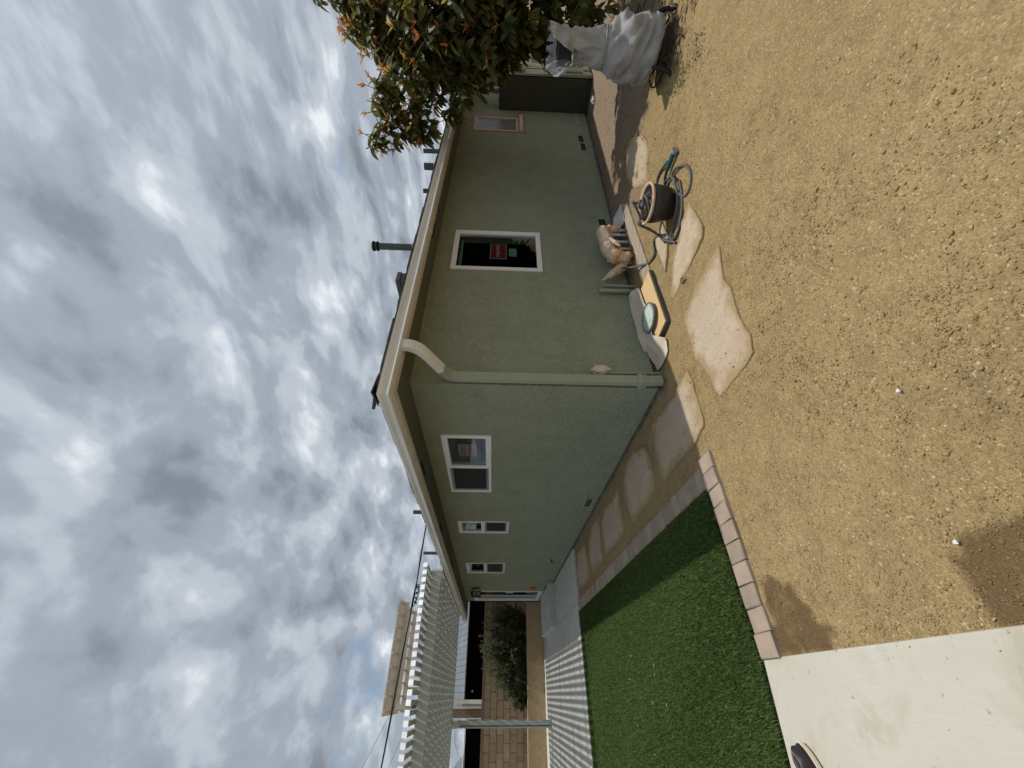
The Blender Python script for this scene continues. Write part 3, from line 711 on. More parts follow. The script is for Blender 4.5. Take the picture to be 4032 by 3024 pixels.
# wall fittings -------------------------------------------------------
def vent(side, a, b, c, d, mat='vent_grey'):
    mb = MB(); framebars(mb, side, a, b, c, d, .014, -.012, .002); v = mb.obj('foundation_vent', 'green_paint', HOUSE)
    mb = MB(); sbox(mb, side, a + .014, b - .014, c + .014, d - .014, -.004, -.001); mb.obj('grille', mat, v)
    n = 7; mb = MB()
    for k in range(1, n): sbox(mb, side, a + .014, b - .014, c + .014 + (d - c - .028) * k / n - .002, c + .014 + (d - c - .028) * k / n + .002, -.008, -.0042)
    mb.obj('louvre', mat, v)
vent('L', 2.76, 3.095, .06, .185)
vent('R', 5.55, 5.90, .02, .145, 'screen_mesh'); vent('R', 5.93, 6.27, .02, .15, 'screen_mesh'); vent('R', 2.95, 3.16, .045, .18, 'screen_mesh')
mb = MB(); sbox(mb, 'R', 6.84, 7.42, -.0, .08, -.012, -.001); mb.obj('access_panel', 'green_paint', HOUSE, bevel=.004)
mb = MB(); mb.tube([(-.0, 6.27, .30), (-.05, 6.27, .30), (-.075, 6.27, .27)], .014, 8); mb.lathe([(.028, 0), (.028, .012)], (-.05, 6.27, .325), 10); mb.obj('spigot', 'vent_grey', HOUSE)
mb = MB(); mb.box(-.07, -.002, 9.12, 9.24, .41, .56); mb.obj('electrical_box', 'tape_orange', HOUSE, bevel=.008)
mb = MB(); mb.box(-.035, -.002, 9.05, 9.20, .02, .15); mb.obj('outlet_cover', 'vent_grey', HOUSE, bevel=.005)
def lantern():
    mb = MB(); mb.box(-.022, -.002, 9.19, 9.33, 1.98, 2.15); ln = mb.obj('wall_lantern', 'black_metal', HOUSE, bevel=.004)
    mb = MB(); mb.tube([(-.02, 9.26, 2.1), (-.08, 9.26, 2.2), (-.15, 9.26, 2.22), (-.16, 9.26, 2.19)], .011, 8); mb.obj('arm', 'black_metal', ln)
    mb = MB(); cx_, cy_ = -.16, 9.26
    for sx in (-1, 1):
        for sy in (-1, 1): mb.box(cx_ + sx * .062 - .008, cx_ + sx * .062 + .008, cy_ + sy * .062 - .008, cy_ + sy * .062 + .008, 1.93, 2.16)
    for z in (1.925, 2.05, 2.155): mb.box(cx_ - .072, cx_ + .072, cy_ - .072, cy_ + .072, z, z + (.012 if z != 2.05 else .004))
    mb.add([(cx_ - .085, cy_ - .085, 2.167), (cx_ + .085, cy_ - .085, 2.167), (cx_ + .085, cy_ + .085, 2.167), (cx_ - .085, cy_ + .085, 2.167), (cx_, cy_, 2.21)], [(0, 1, 4), (1, 2, 4), (2, 3, 4), (3, 0, 4), (3, 2, 1, 0)])
    mb.obj('cage', 'black_metal', ln)
    mb = MB(); mb.box(cx_ - .055, cx_ + .055, cy_ - .055, cy_ + .055, 1.94, 2.045); mb.box(cx_ - .055, cx_ + .055, cy_ - .055, cy_ + .055, 2.056, 2.15); mb.obj('lantern_glass', 'lantern_glass', ln)
lantern()
def blob(seed, c, r, sub=3, amp=.25, fr=2.2, fl=None):
    bm = bmesh.new(); bmesh.ops.create_icosphere(bm, subdivisions=sub, radius=1)
    for v in bm.verts:
        p = v.co.copy(); n = abs(mn.noise(p * fr + Vector((seed, seed * 2, 0)))) * 2 - .5 + .5 * mn.noise(p * fr * 2.3 + Vector((seed, 1, 4)))
        v.co = Vector((p.x * r[0], p.y * r[1], p.z * r[2])) * (1 + amp * n)
        if fl: v.co = fl(v.co)
        v.co += Vector(c)
    me = bpy.data.meshes.new('blob'); bm.to_mesh(me); bm.free(); return me
cb_ = link(blob(3, (.18, -.055, .56), (.055, .045, .085), 3, .35), 'wrapped_outlet', 'kraft_white', HOUSE); 
mb = MB(); mb.tube([(.165, -.025, .52), (.168, -.025, .2), (.17, -.03, -.08)], .013, 10); mb.obj('conduit', 'green_paint', cb_)
for xx, zt in ((1.44, .39), (1.535, .31)):
    mb = MB(); mb.tube([(xx, -.045, -.12), (xx, -.045, zt)], .024 if xx < 1.5 else .016, 12); mb.obj('wall_pipe', 'green_paint', HOUSE, smooth=False)

# ------------------------------------------------------------------ patio cover
def pergola():
    t = thing('patio_cover', (-2.9, 8.2, -.03), 'pale green slatted patio cover beyond the house, on a square post', 'patio cover')
    ys = [5.40 + .69 * k for k in range(9)]
    for y in ys:
        mb = MB(); mb.box(-7.4, -.45, y, y + .05, 2.60, 2.795); mb.obj('beam', 'pergola_paint', t, bevel=.004)
    mb = MB(); mb.box(-.451, -.405, 5.385, 11.0, 2.58, 2.80); mb.obj('end_beam', 'pergola_cap', t, bevel=.004)
    m = MB(); m.box(-.033, .033, 4.7955, 11.15, 2.797, 2.862); me = m.mesh('slat'); me.materials.append(MT['pergola_paint'])
    mc = MB(); mc.add([(-.037, 4.725, 2.788), (.037, 4.725, 2.788), (.037, 4.795, 2.788), (-.037, 4.795, 2.788), (-.037, 4.775, 2.872), (.037, 4.775, 2.872), (.037, 4.795, 2.872), (-.037, 4.795, 2.872)], [(0, 3, 2, 1), (4, 5, 6, 7), (0, 1, 5, 4), (1, 2, 6, 5), (2, 3, 7, 6), (3, 0, 4, 7)]); mec = mc.mesh('slat_cap'); mec.materials.append(MT['pergola_cap'])
    for k in range(57):
        x = -.49 - .1227 * k
        o = piece(me, 'slat', t, (x, 0, 0)); c = piece(mec, 'slat_cap', o, (0, 0, 0))
    mb = MB(); mb.box(-3.045, -2.885, 10.58, 10.72, -.05, 2.40); p = mb.obj('post', 'pergola_paint', t, bevel=.006)
    mb = MB(); mb.box(-3.01, -2.99, 10.574, 10.5795, -.0, 2.38); mb.obj('post_groove', 'vent_grey', p)
    mb = MB(); mb.box(-3.055, -2.875, 10.572, 10.73, -.031, .01); mb.obj('post_base', 'pergola_paint', p)
    mb = MB(); mb.prism([(10.35, 2.595), (10.95, 2.595), (10.95, 2.40), (10.55, 2.40), (10.35, 2.50)], -3.04, -2.89)
    mb.v = [(z, x, y) for x, y, z in mb.v]; mb.obj('header', 'pergola_paint', t, bevel=.004)
    mb = MB(); mb.box(-6.75, -6.6, 10.58, 10.72, -.05, 2.6); mb.obj('post', 'pergola_paint', t, bevel=.006)
    mb = MB(); mb.box(-6.75, -6.6, 5.46, 5.60, -.05, 2.6); mb.obj('post', 'pergola_paint', t, bevel=.006)
pergola()

# ------------------------------------------------------------------ boundary walls (run at a slight angle)
WA = Vector((.6, 11.36, 0)); WB = Vector((-7.6, 12.72, 0)); WD = (WB - WA).normalized(); WN = Vector((WD.y, -WD.x, 0))   # WN points away from the camera? fixed below
if WN.y < 0: WN = -WN
def along(s, d, z): p = WA + WD * s + WN * d; return (p.x, p.y, z)
def abox(mb, s0, s1, d0, d1, z0, z1):
    c = [along(s, d, z) for z in (z0, z1) for s, d in ((s0, d0), (s1, d0), (s1, d1), (s0, d1))]
    return mb.add(c, [(0, 3, 2, 1), (4, 5, 6, 7), (0, 1, 5, 4), (1, 2, 6, 5), (2, 3, 7, 6), (3, 0, 4, 7)])
def walls():
    LEN = (WB - WA).length
    mb = MB(); abox(mb, 0, LEN, 0, .2, -.2, .505); mb.obj('retaining_wall', 'stucco_tan', bevel=.01, label='low tan stucco planter wall at the far side of the patio', cat='wall')
    mb = MB(); abox(mb, 0, LEN, .205, .58, 0, .44); mb.obj('planter_soil', 'soil_dark', kind='structure', label='dark planter soil behind the low tan wall', cat='soil')
    t = thing('block_wall', along(LEN / 2, .6, 0), 'brown concrete block wall behind the planter', 'wall')
    mb = MB(); abox(mb, 0, LEN, .606, .76, 0, 1.80); mb.obj('mortar_bed', 'mortar', t)
    ang = math.atan2(WD.y, WD.x)
    m = MB(); m.box(-.196, .196, -.085, .085, -.095, .095); bme = m.mesh('block'); bme.materials.append(MT['block_face'])
    mh = MB(); mh.box(-.098, .098, -.085, .085, -.095, .095); hme = mh.mesh('block'); hme.materials.append(MT['block_face'])
    mc = MB(); mc.box(-.197, .197, -.11, .11, -.03, .03); cme = mc.mesh('cap_block'); cme.materials.append(MT['block_cap'])
    for r in range(7):
        z = 1.70 - .203 * r; s = .2 + (.2 if r % 2 else 0)
        while s < LEN - .1:
            piece(bme, 'block', t, along(s, .683 + random.uniform(-.003, .003), z), ang); s += .405
    s = .2
    while s < LEN: piece(cme, 'cap_block', t, along(s, .683, 1.83), ang); s += .40
    mb = MB(); abox(mb, .42, .62, .02, .14, .508, .60); mb.obj('planter_box', 'trim_cream', bevel=.01, label='small white box on the planter wall beside the house edge', cat='box')
walls()

def shrub():
    base = along(2.0, .34, .44); t = thing('shrub', base, 'sprawling grey green shrub spilling over the planter wall', 'shrub')
    lobes = [(1.0, 1.3, .9), (1.35, 1.45, 1.0), (1.75, 1.6, 1.0), (2.15, 1.55, .9), (2.5, 1.2, .8), (2.85, .95, .6), (3.15, .7, .45), (1.2, .9, 1.0), (1.7, .9, 1.0), (2.2, .9, .9), (2.7, .6, .6)]
    V = []; F = []; mbs = MB(); n = 0
    for k in range(900):
        s0, zc, rr = random.choice(lobes); a0 = along(s0 + random.gauss(0, .10), .36, .46)
        th = random.uniform(0, 6.28); out = random.uniform(.15, .62) * rr
        tip = Vector(along(s0 + math.cos(th) * out * 1.0, .33 + math.sin(th) * out * .55 - .10, .46 + (zc - .3) * random.uniform(.35, 1.18)))
        tip.y -= .05
        A = Vector(a0); mid = A.lerp(tip, .6) + Vector((0, 0, .14 * random.random())); path = crom([A, mid, tip], 5)
        if k % 5 == 0: mbs.tube(path, .006, 4, cap=False)
        L_ = len(path)
        for i in range(2, L_):
            p, q = path[i - 1], path[i]
            for j in range(5):
                c = p.lerp(q, random.random()); d = (q - p).normalized(); o = Vector((random.gauss(0, 1), random.gauss(0, 1), random.gauss(0, 1))).normalized()
                d2 = (d * .8 + o * .8).normalized(); ln = random.uniform(.04, .09); sd = d2.cross(o).normalized() * .010
                V += [c - sd, c + sd, c + d2 * ln + sd * .6, c + d2 * ln - sd * .6]; F.append((n, n + 1, n + 2, n + 3)); n += 4
    link(fastmesh('foliage', np.array([tuple(v) for v in V]), [np.array(F)]), 'foliage', 'shrub_leaf', t)
    mbs.obj('stem', 'twig', t)
shrub()

# ------------------------------------------------------------------ what shows over the wall
def beyond():
    t = thing('neighbour_porch', (-1, 17, 0), 'grey panelled porch roof over a black opening behind the block wall', 'porch')
    m = MB(); m.add([(-.10, 16.0, 2.60), (.10, 16.0, 2.60), (.10, 18.6, 3.42), (-.10, 18.6, 3.42), (-.10, 16.0, 2.57), (.10, 16.0, 2.57), (.10, 18.6, 3.39), (-.10, 18.6, 3.39)], [(0, 1, 2, 3), (4, 7, 6, 5), (0, 4, 5, 1), (1, 5, 6, 2), (2, 6, 7, 3), (3, 7, 4, 0)])
    me = m.mesh('roof_panel'); me.materials.append(MT['nbr_roof'])
    for k in range(18): piece(me, 'roof_panel', t, (1.0 - .212 * k + .0, 0, 0))
    mb = MB(); mb.box(-2.5, 1.4, 16.35, 16.45, 0, 2.62); mb.obj('opening_shade', 'void_black', t)  # flat black panel; the shade under the porch roof put into colour
    mb = MB(); mb.lathe([(.0, 0), (.03, .01), (.035, .04), (.0, .07)], (-2.25, 16.3, 2.28), 8); mb.obj('porch_bulb', 'white_scrap', t)
    mb = MB(); mb.box(-2.62, -2.50, 15.9, 16.02, 0, 3.2); mb.box(-2.76, -2.69, 15.92, 16.0, 0, 3.2); mb.obj('post', 'trim_cream', t)
    mb = MB(); mb.tube([(-2.655, 15.9, .0), (-2.655, 15.9, 2.7), (-2.655, 15.95, 2.8)], .022, 8); mb.obj('conduit', 'galvanised', t)
    mb = MB(); mb.box(-3.02, -2.76, 16.1, 16.4, 0, 3.3); mb.obj('column', 'stucco_brown', t)
    mb = MB(); mb.box(-2.48, -1.2, 19.0, 19.2, 0, 4.0); mb.obj('gable', 'stucco_brown', t)
    g = thing('iron_gate', (-3.8, 15.9, 0), 'white scrolled iron gate over the block wall at the frame edge', 'gate')
    mb = MB(); mb.tube([(-3.05, 15.9, 2.50), (-4.6, 15.9, 2.50)], .018, 6); mb.tube([(-3.05, 15.9, 2.42 - 1), (-3.05, 15.9, 2.95)], .018, 6); mb.tube([(-4.6, 15.9, 1.4), (-4.6, 15.9, 2.6)], .018, 6); mb.obj('rail', 'iron_white', g)
    for a, b in ((-3.18, -1), (-3.75, 1)):
        mb = MB(); mb.tube([(a + b * -.0 - .13 * math.cos(th) * (1 - th / 14) , 15.9, 2.66 + .13 * math.sin(th) * (1 - th / 14)) for th in np.linspace(0, 9, 28)], .009, 5); mb.obj('scroll', 'iron_white', g)
    mb = MB(); mb.tube(crom([(-3.1, 15.9, 2.93), (-3.4, 15.9, 2.88), (-3.75, 15.9, 2.82), (-4.05, 15.9, 2.66), (-4.25, 15.9, 2.52)], 6), .013, 5); mb.tube(crom([(-3.1, 15.9, 2.86), (-3.3, 15.9, 2.68), (-3.38, 15.9, 2.55)], 6), .011, 5); mb.obj('arch', 'iron_white', g)
    mb = MB(); mb.box(-6.5, -3.05, 16.5, 16.6, 0, 2.5); mb.obj('dark_panel', 'void_black', label='black panel for the dark behind the white iron gate', cat='screen')  # flat black panel; the dark behind the gate is put into its colour
    mb = MB(); mb.add([(-4.0, 16.2, 2.50), (-6.5, 16.2, 2.52), (-6.5, 18.5, 3.3), (-4.9, 18.5, 3.3), (-4.0, 16.2, 2.46), (-6.5, 16.2, 2.46), (-6.5, 18.5, 3.26), (-4.9, 18.5, 3.26)], [(0, 1, 2, 3), (7, 6, 5, 4), (0, 4, 5, 1), (0, 3, 7, 4)]); mb.obj('shed_roof', 'nbr_roof', label='grey roof edge behind the iron gate at the frame edge', cat='roof')
    # balcony pergola further away
    t = thing('balcony_pergola', (-.8, 20.5, 0), 'tan timber pergola on tall posts rising behind the patio cover', 'pergola')
    for x in (0.0, -2.78):
        mb = MB(); mb.box(x - .09, x + .09, 20.3, 20.48, 0, 5.95); p = mb.obj('post', 'tan_paint', t)
        mb = MB(); mb.lathe([(.05, 0), (.075, .06), (.10, .22), (.12, .24), (.06, .30), (.02, .34)], (x, 20.18, 4.83), 8); mb.obj('lamp', 'vent_grey', p)
    for x in (.62, -2.1):
        mb = MB(); mb.box(x - .07, x + .07, 23.0, 23.14, 0, 5.95); mb.obj('post', 'tan_paint', t)
    for y in (20.3, 23.0):
        mb = MB(); mb.box(-3.05, 1.45, y, y + .09, 5.93, 6.13); mb.obj('beam', 'tan_paint', t)
    mb = MB(); mb.prism([(19.75, 6.25), (19.85, 6.14), (23.6, 6.14), (23.6, 6.32), (19.75, 6.32)], -.04, .04); mb.v = [(z, x, y) for x, y, z in mb.v]; me = mb.mesh('rafter'); me.materials.append(MT['tan_paint'])
    for k in range(9): piece(me, 'rafter', t, (1.38 - k * .54, 0, 0))
    m = MB(); m.box(-3.1, 1.5, -.028, .028, 6.325, 6.37); me = m.mesh('lath'); me.materials.append(MT['tan_paint'])
    for k in range(32): piece(me, 'lath', t, (0, 19.8 + k * .12, 0))
    # neighbour's storey that the balcony stands on, hidden low behind the cover
    mb = MB(); mb.box(-3.2, 1.6, 20.6, 23.4, 0, 3.6); mb.obj('balcony_deck', 'tan_paint', t)
beyond()

def cables():
    pts = [(3.0, 10, 3.78), (1.325, 10, 3.837), (.073, 10, 3.885), (-1.35, 10, 3.985), (-3.708, 10, 4.125), (-8, 10, 4.5), (-16, 10, 5.5)]
    t = thing('power_cable', (3.0, 10, 3.5), 'thick black service cable running from the roof to the left', 'cable')
    p = crom(pts, 8); mb = MB(); mb.tube(p, .017, 6)
    mb.tube([q + Vector((0, .012 * math.sin(i), .018 + .008 * math.cos(i * .7))) for i, q in enumerate(p)], .011, 6); mb.obj('conductor', 'cable_black', t)
    mb = MB(); mb.tube([(2.6, 10.0, 2.9), (2.6, 10.0, 3.80)], .035, 10); mb.obj('mast', 'pipe_dark', t)
    mb = MB(); mb.tube(crom([(.20, 10, 3.87), (.22, 9.99, 3.80), (.05, 9.98, 3.77), (-.12, 9.98, 3.80), (-.28, 10, 3.85), (-.36, 10, 3.90)], 6), .013, 6)
    mb.tube(crom([(.12, 10, 3.87), (.10, 10, 3.80), (.0, 10, 3.82), (-.06, 10, 3.89)], 6), .011, 6)
    mb.tube(crom([(-.10, 10, 3.89), (-.16, 10, 3.80), (-.24, 10, 3.88)], 5), .012, 6)
    for x in (.16, .0, -.14, -.26): mb.box(x - .02, x + .02, 9.965, 10.03, 3.80, 3.86)
    mb.obj('splice', 'cable_black', t)
    mb = MB(); mb.tube(crom([(-.30, 10, 3.90), (-.9, 12, 4.0), (-.874, 14, 4.107)], 6), .006, 5); mb.tube([(-.874, 14, 4.107), (-2.673, 14, 4.789), (-4.116, 14, 5.495), (-9, 14, 8)], .008, 5)
    mb.obj('utility_wire', 'wire_grey', label='thin grey wire crossing behind the thick black cable', cat='wire')
    mb = MB(); mb.tube([(-1.6, 14, 3.63), (-2.244, 14, 3.897), (-4.122, 14, 4.696), (-9, 14, 6.8)], .006, 5)
    mb.obj('utility_wire', 'wire_grey', label='lowest thin grey wire left of the tan pergola', cat='wire')
cables()

# ------------------------------------------------------------------ metal cabinet and flue on the right wall
def cabinet():
    t = thing('water_heater_cabinet', (7.9, -.3, -.22), 'tall shade-toned metal cabinet with louvred doors against the right wall', 'cabinet')
    mb = MB(); mb.box(7.5, 8.36, -.60, -.012, -.24, 1.70); mb.obj('body', 'cabinet_shaded', t, bevel=.008)
    for s in (0, 1):
        mb = MB(); a = 7.50 + s * .435; o = .035 if s == 0 else .015
        mb.add([(a, -.625, -.2), (a + .425, -.610, -.2), (a + .425, -.610, 1.68), (a, -.615, 1.68), (a, -.645 - o, -.2), (a + .425, -.632, -.2), (a + .425, -.632, 1.68), (a, -.637, 1.68), (a, -.68 - o, .8), (a, -.655 - o, .8)],
               [(0, 3, 2, 1), (4, 5, 6, 7), (0, 1, 5, 4), (1, 2, 6, 5), (2, 3, 7, 6), (3, 0, 4, 7)])
        d = mb.obj('door', 'cabinet_front', t)
        m = MB(); m.box(a + .06, a + .36, -.672 - o, -.64, 0, .014); lme = m.mesh('louvre'); lme.materials.append(MT['cabinet_front'])
        for z0 in (.0, 1.18):
            for k in range(11): piece(lme, 'louvre', d, (0, 0, z0 + k * .035))
    f = thing('flue_pipe', (7.05, -.35, 1.7), 'bent galvanised flue rising from the cabinet into the tree', 'pipe')
    mb = MB(); mb.tube(crom([(7.62, -.32, 1.69), (7.62, -.32, 1.83), (7.68, -.31, 1.92), (8.05, -.25, 2.14), (8.4, -.2, 2.38)], 6), .05, 12); mb.obj('pipe', 'galvanised', f)
    mb = MB(); mb.lathe([(.055, 0), (.055, .03)], (7.62, -.32, 1.80), 12); mb.obj('collar', 'galvanised', f)
    link(blob(11, (6.8, -.455, -.16), (.05, .06, .045), 3, .5, 3), 'crumpled_scrap', 'white_scrap', label='crumpled white scrap on the ground by the cabinet', cat='scrap')
cabinet()

# ------------------------------------------------------------------ chiminea under a torn cover
def chiminea():
    C = (2.84, -2.01); z0 = float(gz(C[0]))
    t = thing('chiminea', (*C, z0), 'chiminea in a torn grey cover on black iron legs below the tree', 'chiminea')
    n = 96; prof = [(.245, .045), (.27, .08), (.285, .15), (.288, .22), (.275, .32), (.25, .42), (.205, .52), (.185, .56), (.172, .575), (.182, .60), (.162, .66), (.142, .75), (.136, .84), (.142, .93), (.155, 1.02), (.165, 1.10), (.168, 1.15)]
    prof2 = []
    for i in range(len(prof) - 1):
        for k in range(4):
            a = k / 4; prof2.append((prof[i][0] * (1 - a) + prof[i + 1][0] * a, prof[i][1] * (1 - a) + prof[i + 1][1] * a))
    prof2.append(prof[-1]); mb = MB(); va = math.atan2(CAM.y - C[1], CAM.x - C[0])
    m = len(prof2)
    for i, (r, z) in enumerate(prof2):
        u = z / 1.15
        for k in range(n):
            th = 2 * math.pi * k / n; rel = th - va
            if z < .57:
                f1 = abs(mn.noise((math.cos(th) * 1.6, math.sin(th) * 1.6, z * 6.5)))          # drape folds running round
                f2 = abs(mn.noise((th * 1.2 + z * 9 , z * 3.5, 7.3)))
                f3 = abs(mn.noise((math.cos(th) * .9 + 4, math.sin(th) * .9, z * 13 + math.sin(rel) * 1.6))); d = .05 * (f1 - .25) + .05 * (f2 - .25) + .085 * (.3 - f3)
            else:
                d = .085 * (.25 - abs(mn.noise((math.cos(th) * 2.1, math.sin(th) * 2.1, z * 3.6)))) + .055 * (.2 - abs(mn.noise((th * 2.2 + z * 7, z * 6, 3))))
            # squashed, leaning neck
            rr = (r + d * min(1, .25 + abs(z - .575) * 9)); zz_ = z
            x = rr * math.cos(th); y = rr * math.sin(th)
            if z > .62:
                x += .0; y += .05 * (z - .62) * 0
                side = max(0, math.cos(rel + .55)); zz_ -= .24 * side ** 3 * max(0, (z - .85) / .3) + .10 * max(0, mn.noise((th * 2.4, 2, 0))) * max(0, (z - .98) / .17)
                rr2 = 1 + .35 * max(0, (z - .85) / .3) * max(0, math.cos(rel + 1.15)) ** 4; x *= rr2; y *= rr2
            else:
                zz_ += .035 * math.sin(rel * 1.0 + 2.2) * max(0, (.2 - z) / .2)
            mb.v.append((C[0] + x, C[1] + y, z0 + .07 + zz_))
    for i in range(m - 1):
        for k in range(n):
            if i > m - 9:      # torn mouth facing the house
                if (i - (m - 9)) / 9 > 1.0 - 1.1 * max(0, mn.noise((k * .21, 1.5, 0))): continue
            mb.f.append((i * n + k, i * n + (k + 1) % n, (i + 1) * n + (k + 1) % n, (i + 1) * n + k))
    mb.obj('cover', 'cover_vinyl', t, smooth=True)
    mb = MB(); mb.tube([(C[0] + .183 * math.cos(a), C[1] + .183 * math.sin(a), z0 + .645 + .012 * math.sin(2 * a)) for a in np.linspace(0, 2 * math.pi, 40)[:-1]], .008, 6, closed=True); mb.obj('drawstring', 'cover_vinyl', t)
    mb = MB(); mb.lathe([(.20, .10), (.23, .25), (.18, .48), (.10, .62), (.105, 1.08), (.12, 1.12), (.09, 1.12), (.085, .7)], (C[0], C[1], z0), 24, False); mb.obj('clay_body', 'black_metal', t)
    mb = MB(); R = .235
    mb.tube([(C[0] + R * math.cos(a), C[1] + R * math.sin(a), z0 + .14) for a in np.linspace(0, 2 * math.pi, 32)[:-1]], .014, 6, closed=True)
    mb.tube([(C[0] + .30 * math.cos(a), C[1] + .30 * math.sin(a), z0 + .055) for a in np.linspace(0, 2 * math.pi, 32)[:-1]], .009, 6, closed=True); mb.obj('stand_ring', 'black_metal', t)
    for fx, fy in ((2.453, -1.92), (2.879, -2.345), (3.20, -1.78)):
        d = Vector((fx - C[0], fy - C[1], 0)); e = d.normalized(); mb = MB(); B_ = Vector((*C, z0))
        mb.tube(crom([B_ + e * .21 + Vector((0, 0, .20)), B_ + e * .29 + Vector((0, 0, .17)), B_ + e * .32 + Vector((0, 0, .09)), B_ + d * .93 + Vector((0, 0, .03)), B_ + d * 1.06 + Vector((0, 0, .012))], 6), .02, 7, rs=None); mb.obj('leg', 'black_metal', t, smooth=True)
        s = Vector((-e.y, e.x, 0)); mb = MB(); mb.tube([B_ + e * (.25 + .05 * math.cos(a)) + Vector((0, 0, .09 + .045 * math.sin(a))) for a in np.linspace(0, 5.5, 14)], .009, 5); mb.obj('scroll', 'black_metal', t)
chiminea()

# ------------------------------------------------------------------ avocado tree
CL = [(5.45, -1.84, 4.08, .27), (5.4, -1.81, 3.82, .3), (5.21, -1.75, 3.56, .39), (5.13, -1.5, 3.66, .24), (5.06, -1.86, 3.18, .61), (4.99, -1.58, 3.26, .44), (4.79, -1.89, 2.65, .67), (4.93, -1.53, 2.91, .55), (4.76, -1.59, 2.49, .59), (4.6, -1.94, 2.23, .67), (4.61, -1.88, 1.87, .67), (4.63, -1.96, 1.51, .61), (4.63, -1.99, 1.19, .55), (4.49, -2.06, .9, .43), (4.65, -1.47, 1.97, .39), (4.83, -1.67, 1.69, .55), (4.15, -1.44, 1.8, .24), (4.72, -1.77, 1.39, .43), (5.02, -1.12, 3.26, .37), (4.19, -1.18, 3.38, .22), (4.27, -1.13, 2.99, .36), (4.87, -1.18, 2.79, .46), (5.03, -1.15, 2.53, .44), (4.37, -1.1, 2.29, .24), (4.33, -.86, 2.84, .29), (4.23, -.79, 3.2, .29), (4.12, -.64, 3.41, .22), (4.06, -.56, 3.47, .15), (4.14, -.60, 3.08, .19), (4.23, -.68, 2.98, .24), (4.25, -.66, 2.77, .18), (4.28, -.88, 2.38, .19), (4.25, -.95, 3.33, .22), (4.95, -1.18, 2.21, .37), (4.78, -1.58, 2.21, .55), (4.56, -1.67, 1.03, .24), (4.33, -1.97, .73, .3), (4.1, -2.15, .61, .3),
      (5.7, -2.3, 3.4, .7), (5.4, -2.7, 2.7, .8), (5.0, -2.8, 2.0, .8), (6.1, -2.9, 3.1, .8), (6.5, -2.3, 2.6, .7), (5.8, -3.4, 2.6, .8), (6.3, -3.3, 2.2, .7), (5.2, -2.5, 1.3, .6), (5.7, -1.9, 2.2, .5), (5.6, -1.6, 2.9, .5)]
def leaf_geo(n=4, wf=.46):
    # unit leaf along +x, width in y, arched and folded along the midrib
    vs = []; ts = np.linspace(0, 1, n + 1)
    for t in ts:
        w_ = .5 * math.sin(math.pi * min(1, t * .96 + .02)) ** .8 * (1 - .25 * t); zc = -.22 * t * t
        vs += [(t, -w_ * wf, zc + .09 * w_), (t, 0, zc), (t, w_ * wf, zc + .09 * w_)]
    fs = []
    for i in range(n):
        for k in (0, 1): fs.append((i * 3 + k, i * 3 + 3 + k, i * 3 + 4 + k, i * 3 + 1 + k))
    return np.array(vs), np.array(fs)
def rotmats(d, roll):
    d = d / np.linalg.norm(d, axis=1)[:, None]; upv = np.tile([0, 0, 1.], (len(d), 1)); s = np.cross(upv, d); s /= np.linalg.norm(s, axis=1)[:, None] + 1e-9; nn = np.cross(d, s)
    c, sn = np.cos(roll)[:, None], np.sin(roll)[:, None]; s2 = s * c + nn * sn; n2 = nn * c - s * sn
    return np.stack([d, s2, n2], 2)
